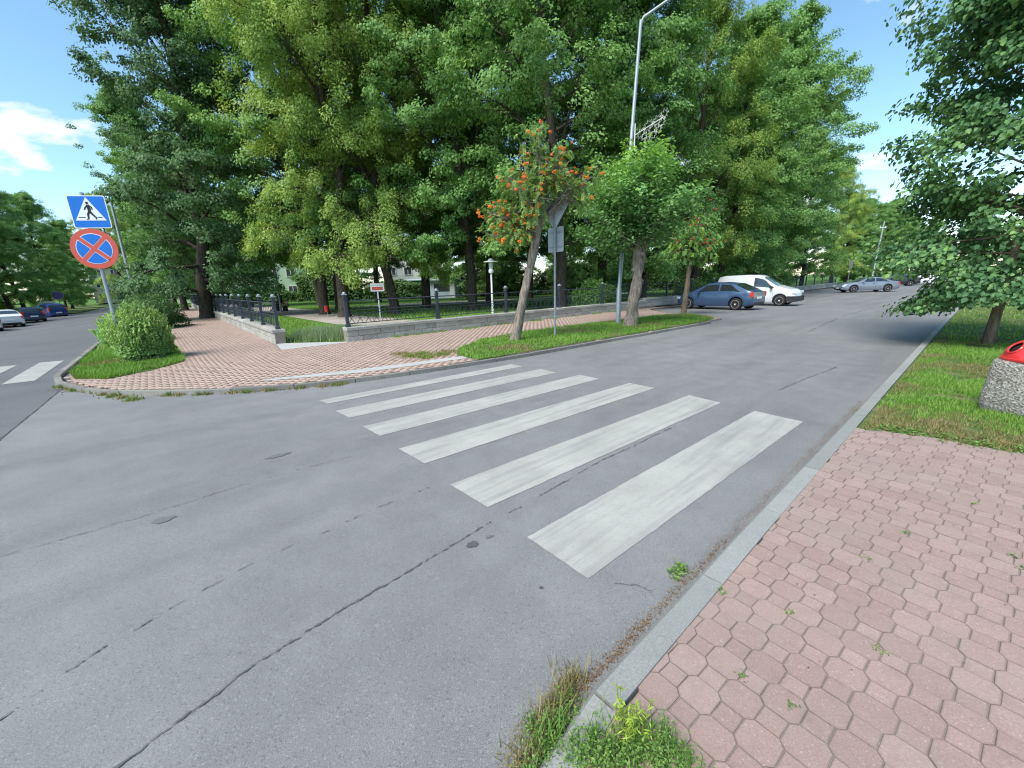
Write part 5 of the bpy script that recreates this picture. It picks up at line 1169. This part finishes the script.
def park_pole():
    p = (-17.4, 31.5); z = Hgt(*p)+.06; root = empty('park_pole', (0, 0, 0)); tag(root, 'thin pale lamp pole beside the park path and the seated person', 'pole')
    MB().tube([(*p, z-.1), (*p, z+.7), (*p, z+.72), (*p, z+9.5)], [.085, .085, .055, .05], 10).build('column', 'galvanised', root, True)
    MB().tube([(*p, z+9.4), (p[0]+.5, p[1]-.3, z+9.75)], [.04, .03], 8).build('arm', 'galvanised', root); MB().box((p[0]+.75, p[1]-.42, z+9.8), (.5, .2, .09), R(-30), .03).build('lamp_head', 'pole_grey', root)
park_pole()

# ------------------------------------------------------------------ litter bins, bench and person
def litter_bin():
    c = (5.97, 4.50); z = Hgt(*c)+.04; root = empty('litter_bin', (*c, z), R(20)); tag(root, 'rough concrete litter bin with red domed lid on the grass', 'litter bin')
    n = 8; mb = MB(); r = random.Random(2)
    def ring(rad_, zz, sq=1.0):
        P = []
        for cx, cy, a0 in ((1, 1, 0), (-1, 1, 90), (-1, -1, 180), (1, -1, 270)):
            for i in range(4): q = R(a0+90*i/3); k = rad_*.30; P.append((cx*(rad_-k)+k*math.cos(q), cy*(rad_-k)+k*math.sin(q), zz))
        return P
    rows = [ring(.255, -.03), ring(.275, .0), ring(.295, .08), ring(.292, .2), ring(.283, .35), ring(.274, .5), ring(.268, .60), ring(.258, .615), ring(.215, .615), ring(.21, .55)]
    m = len(rows[0]); V = [v for q in rows for v in q]; F = [(i*m+j, i*m+(j+1) % m, (i+1)*m+(j+1) % m, (i+1)*m+j) for i in range(len(rows)-1) for j in range(m)]+[tuple(range((len(rows)-1)*m, len(rows)*m))]
    mb.add([(x+r.uniform(-.003, .003), y+r.uniform(-.003, .003), zz) for x, y, zz in V], F).build('concrete_body', 'bin_concrete', root, True)
    # dome with two oval openings cut out of its skin
    rx, hz = .262, .235; nu, nv = 48, 14; V = []; F = []
    holes = [R(143), R(323)]
    def P(u, v): q = v*math.pi/2; return (rx*math.cos(q)*math.cos(u), rx*math.cos(q)*math.sin(u), .617+.02+hz*math.sin(q))
    idx = {}
    for i in range(nu):
        for j in range(nv+1): idx[i, j] = len(V); V.append(P(2*math.pi*i/nu, j/nv*.995))
    rims = []
    def inhole(u, v):
        for h in holes:
            du = (u-h+math.pi) % (2*math.pi)-math.pi
            if (du/.30)**2+((v-.40)/.20)**2 < 1: return True
        return False
    for i in range(nu):
        for j in range(nv):
            u, v = 2*math.pi*(i+.5)/nu, (j+.5)/nv
            if not inhole(u, v): F.append((idx[i, j], idx[(i+1) % nu, j], idx[(i+1) % nu, j+1], idx[i, j+1]))
    lid = MB().add(V, F); lid.lathe([(.272, .612), (.278, .62), (.278, .645), (.262, .65)], 36); lo = lid.build('red_lid', 'bin_red', root, True)
    for h in holes:
        pts = [P(h+.315*math.cos(q), .40+.21*math.sin(q)) for q in np.linspace(0, 2*math.pi, 29)]; MB().tube(pts, .011, 6, False).build('opening_rim', 'bin_red', lo, True)
    dk = MB(); V2 = []; k2 = .90
    for i in range(24):
        for j in range(9): x, y, zz = P(2*math.pi*i/24, j/9); V2.append((x*k2, y*k2, .617+(zz-.617)*k2))
    dk.add(V2, [(i*9+j, ((i+1) % 24)*9+j, ((i+1) % 24)*9+j+1, i*9+j+1) for i in range(24) for j in range(8)]).build('hollow_shade_shell', 'dark_hole', lo, True)  # near-black shell under the lid; shade of the hollow put into its colour
litter_bin()
def park_bin():
    p = (-10.9, 24.7); z = Hgt(*p)+.06; root = empty('park_litter_bin', (*p, z)); root.scale = (.62, .62, .66); tag(root, 'small red litter bin on a post beside the park path', 'litter bin')
    MB().tube([(0, 0, -.1), (0, 0, 1.0)], .03, 8).build('post', 'pole_grey', root)
    MB().lathe([(.13, .42), (.16, .44), (.19, .85), (.195, .87), (.175, .87), (.15, .5)], 14, (.0, -.16, 0)).build('basket', 'bin_red', root, True); MB().lathe([(.2, .90), (.2, .93), (.12, .99), (.02, 1.0)], 14, (0, -.16, 0)).build('lid', 'bin_red', root, True)
park_bin()
def bench_person():
    p = (-18.2, 33.0); z = Hgt(*p)+.07; d = R(-128); root = empty('park_bench', (*p, z), d+math.pi/2); tag(root, 'low wooden bench beside the park path under the seated person', 'bench')
    for k in range(3): MB().box((0, -.14+.14*k, .44), (1.7, .11, .04), 0, .008).build('slat', 'bench_wood', root)
    for k in range(2): MB().box((0, .24, .60+.15*k), (1.7, .03, .11), 0, .008).build('backrest_slat', 'bench_wood', root)
    for sx in (-.7, .7):
        MB().box((sx, .0, .21), (.06, .40, .42)).build('leg', 'iron', root); MB().box((sx, .265, .55), (.05, .03, .5)).build('back_support', 'iron', root)
    per = empty('person', (*p, z), d+math.pi/2); tag(per, 'seated person in dark clothes on a bench by the park path', 'person')
    J = {'pel': (0, .02, .56, .15), 'waist': (0, .06, .74, .13), 'chest': (0, .05, .95, .16), 'neck': (0, .02, 1.12, .06), 'head': (0, -.02, 1.22, .085), 'top': (0, -.02, 1.31, .075),
         'hl': (.10, -.02, .54, .10), 'kl': (.14, -.44, .52, .07), 'al': (.15, -.50, .10, .045), 'tl': (.15, -.66, .05, .04), 'hr': (-.10, -.02, .54, .10), 'kr': (-.13, -.46, .52, .07), 'ar': (-.14, -.66, .12, .045), 'tr': (-.14, -.82, .06, .04),
         'sl': (.19, .04, 1.03, .07), 'el': (.25, -.06, .78, .05), 'wl': (.12, -.30, .66, .035), 'fl': (.08, -.38, .64, .03), 'sr': (-.19, .04, 1.03, .07), 'er': (-.26, -.05, .78, .05), 'wr': (-.12, -.30, .66, .035), 'fr': (-.07, -.38, .65, .03)}
    names = list(J); E_ = [('pel', 'waist'), ('waist', 'chest'), ('chest', 'neck'), ('neck', 'head'), ('head', 'top'), ('pel', 'hl'), ('hl', 'kl'), ('kl', 'al'), ('al', 'tl'), ('pel', 'hr'), ('hr', 'kr'), ('kr', 'ar'), ('ar', 'tr'), ('chest', 'sl'), ('sl', 'el'), ('el', 'wl'), ('wl', 'fl'), ('chest', 'sr'), ('sr', 'er'), ('er', 'wr'), ('wr', 'fr')]
    me = bpy.data.meshes.new('body'); me.from_pydata([J[n][:3] for n in names], [(names.index(a_), names.index(b_)) for a_, b_ in E_], []); me.update()
    o = bpy.data.objects.new('body', me); COL.objects.link(o); o.parent = per
    sk = o.modifiers.new('skin', 'SKIN'); sv = me.skin_vertices[0].data
    for i, n in enumerate(names): sv[i].radius = (J[n][3], J[n][3])
    sv[0].use_root = True
    ob = o.modifiers.new('sub', 'SUBSURF'); ob.levels = 1; ob.render_levels = 2; me.materials.append(MATS['cloth_black'])
    hd = MB(); hd.lathe([(.02, -.12), (.06, -.10), (.085, -.03), (.09, .04), (.07, .10), (.02, .125)], 14, (0, -.035, 1.25)); hd.box((0, -.13, 1.24), (.025, .03, .04)); hd.build('head', 'skin', per, True)
    hr = MB(); hr.lathe([(.098, -.02), (.102, .05), (.08, .115), (.02, .14)], 14, (0, -.018, 1.25)); hr.build('hair', 'hair', per, True)
bench_person()

# ------------------------------------------------------------------ buildings glimpsed through the trees
def block(name, label, c, w, d, h, rz, mats, storeys, cols, balc=True, cat='building'):
    root = empty(name, (*c, Hgt(*c)), rz); tag(root, label, cat); MB().box((0, 0, h/2), (w, d, h)).build('wall', mats, root); MB().box((0, 0, h+.25), (w+.8, d+.8, .5), 0, .1).build('roof', 'roof_dark', root)
    fm = MB(); fw, fh = 1.5, 1.5
    for x0, x1, z0, z1 in ((-fw/2, fw/2, -fh/2, -fh/2+.1), (-fw/2, fw/2, fh/2-.1, fh/2), (-fw/2, -fw/2+.1, -fh/2+.1, fh/2-.1), (fw/2-.1, fw/2, -fh/2+.1, fh/2-.1), (-.05, .05, -fh/2+.1, fh/2-.1)): fm.box(((x0+x1)/2, 0, (z0+z1)/2), (x1-x0, .12, z1-z0))
    fm = fm.mesh('window'); fm.materials.append(MATS['window_frame']); gm = MB().box((0, .02, 0), (1.3, .06, 1.3)).mesh('pane'); gm.materials.append(MATS['window_glass'])
    bm_ = MB(); bm_.box((0, -.5, 0), (2.6, 1.0, .14)); bm_.box((0, -.98, .5), (2.6, .05, .75)); bm_.box((-1.28, -.5, .5), (.05, .95, .75)); bm_.box((1.28, -.5, .5), (.05, .95, .75)); bm_ = bm_.mesh('balcony'); bm_.materials.append(MATS['window_frame'])
    sh = h/storeys
    for s in range(storeys):
        for k in range(cols):
            x = -w/2+w*(k+.5)/cols; z = s*sh+sh*.56
            wo = mobj('window', fm, None, root, (x, -d/2-.03, z)); mobj('pane', gm, None, wo)
            if balc and s > 0 and k % 3 == 1: mobj('balcony', bm_, None, root, (x, -d/2, z-1.0))
block('apartment_block', 'pale green apartment block with balconies seen between the park trees', (-49.5, 79), 20, 11, 15, R(20), 'plaster_green', 5, 7)
block('white_building', 'white building glimpsed behind the park trees', (-20.0, 86), 9, 10, 9, R(8), 'plaster_white', 3, 3, False)
block('cream_house', 'cream house with brown roof beside the green apartment block', (-58, 84), 14, 10, 8, R(28), 'plaster_cream', 2, 5, False)
block('far_house', 'pale house at the end of the side street', (-105, 118), 16, 12, 9, R(40), 'plaster_cream', 3, 5, False)
def kiosk(label, c, w, d, h, rz, mat):
    root = empty('kiosk', (*c, Hgt(*c)+.05), rz); tag(root, label, 'kiosk'); MB().box((0, 0, h/2), (w, d, h), 0, .05).build('wall', mat, root); MB().box((0, -.15, h+.08), (w+.5, d+.6, .16), 0, .04).build('roof', 'kiosk_grey', root); MB().box((0, -d/2-.02, h*.6), (w*.6, .06, h*.4)).build('counter_window', 'window_glass', root); MB().box((w*.38, -d/2-.02, h*.42), (.7, .05, h*.8)).build('door', 'window_frame', root)
kiosk('green kiosk beyond the park trees left of the lamp', (-15.6, 67), 5, 3, 2.6, R(5), 'kiosk_green'); kiosk('pale grey-blue kiosk beyond the park trees left of the lamp', (-9.0, 58), 3.6, 2.5, 2.4, R(-5), 'kiosk_grey')
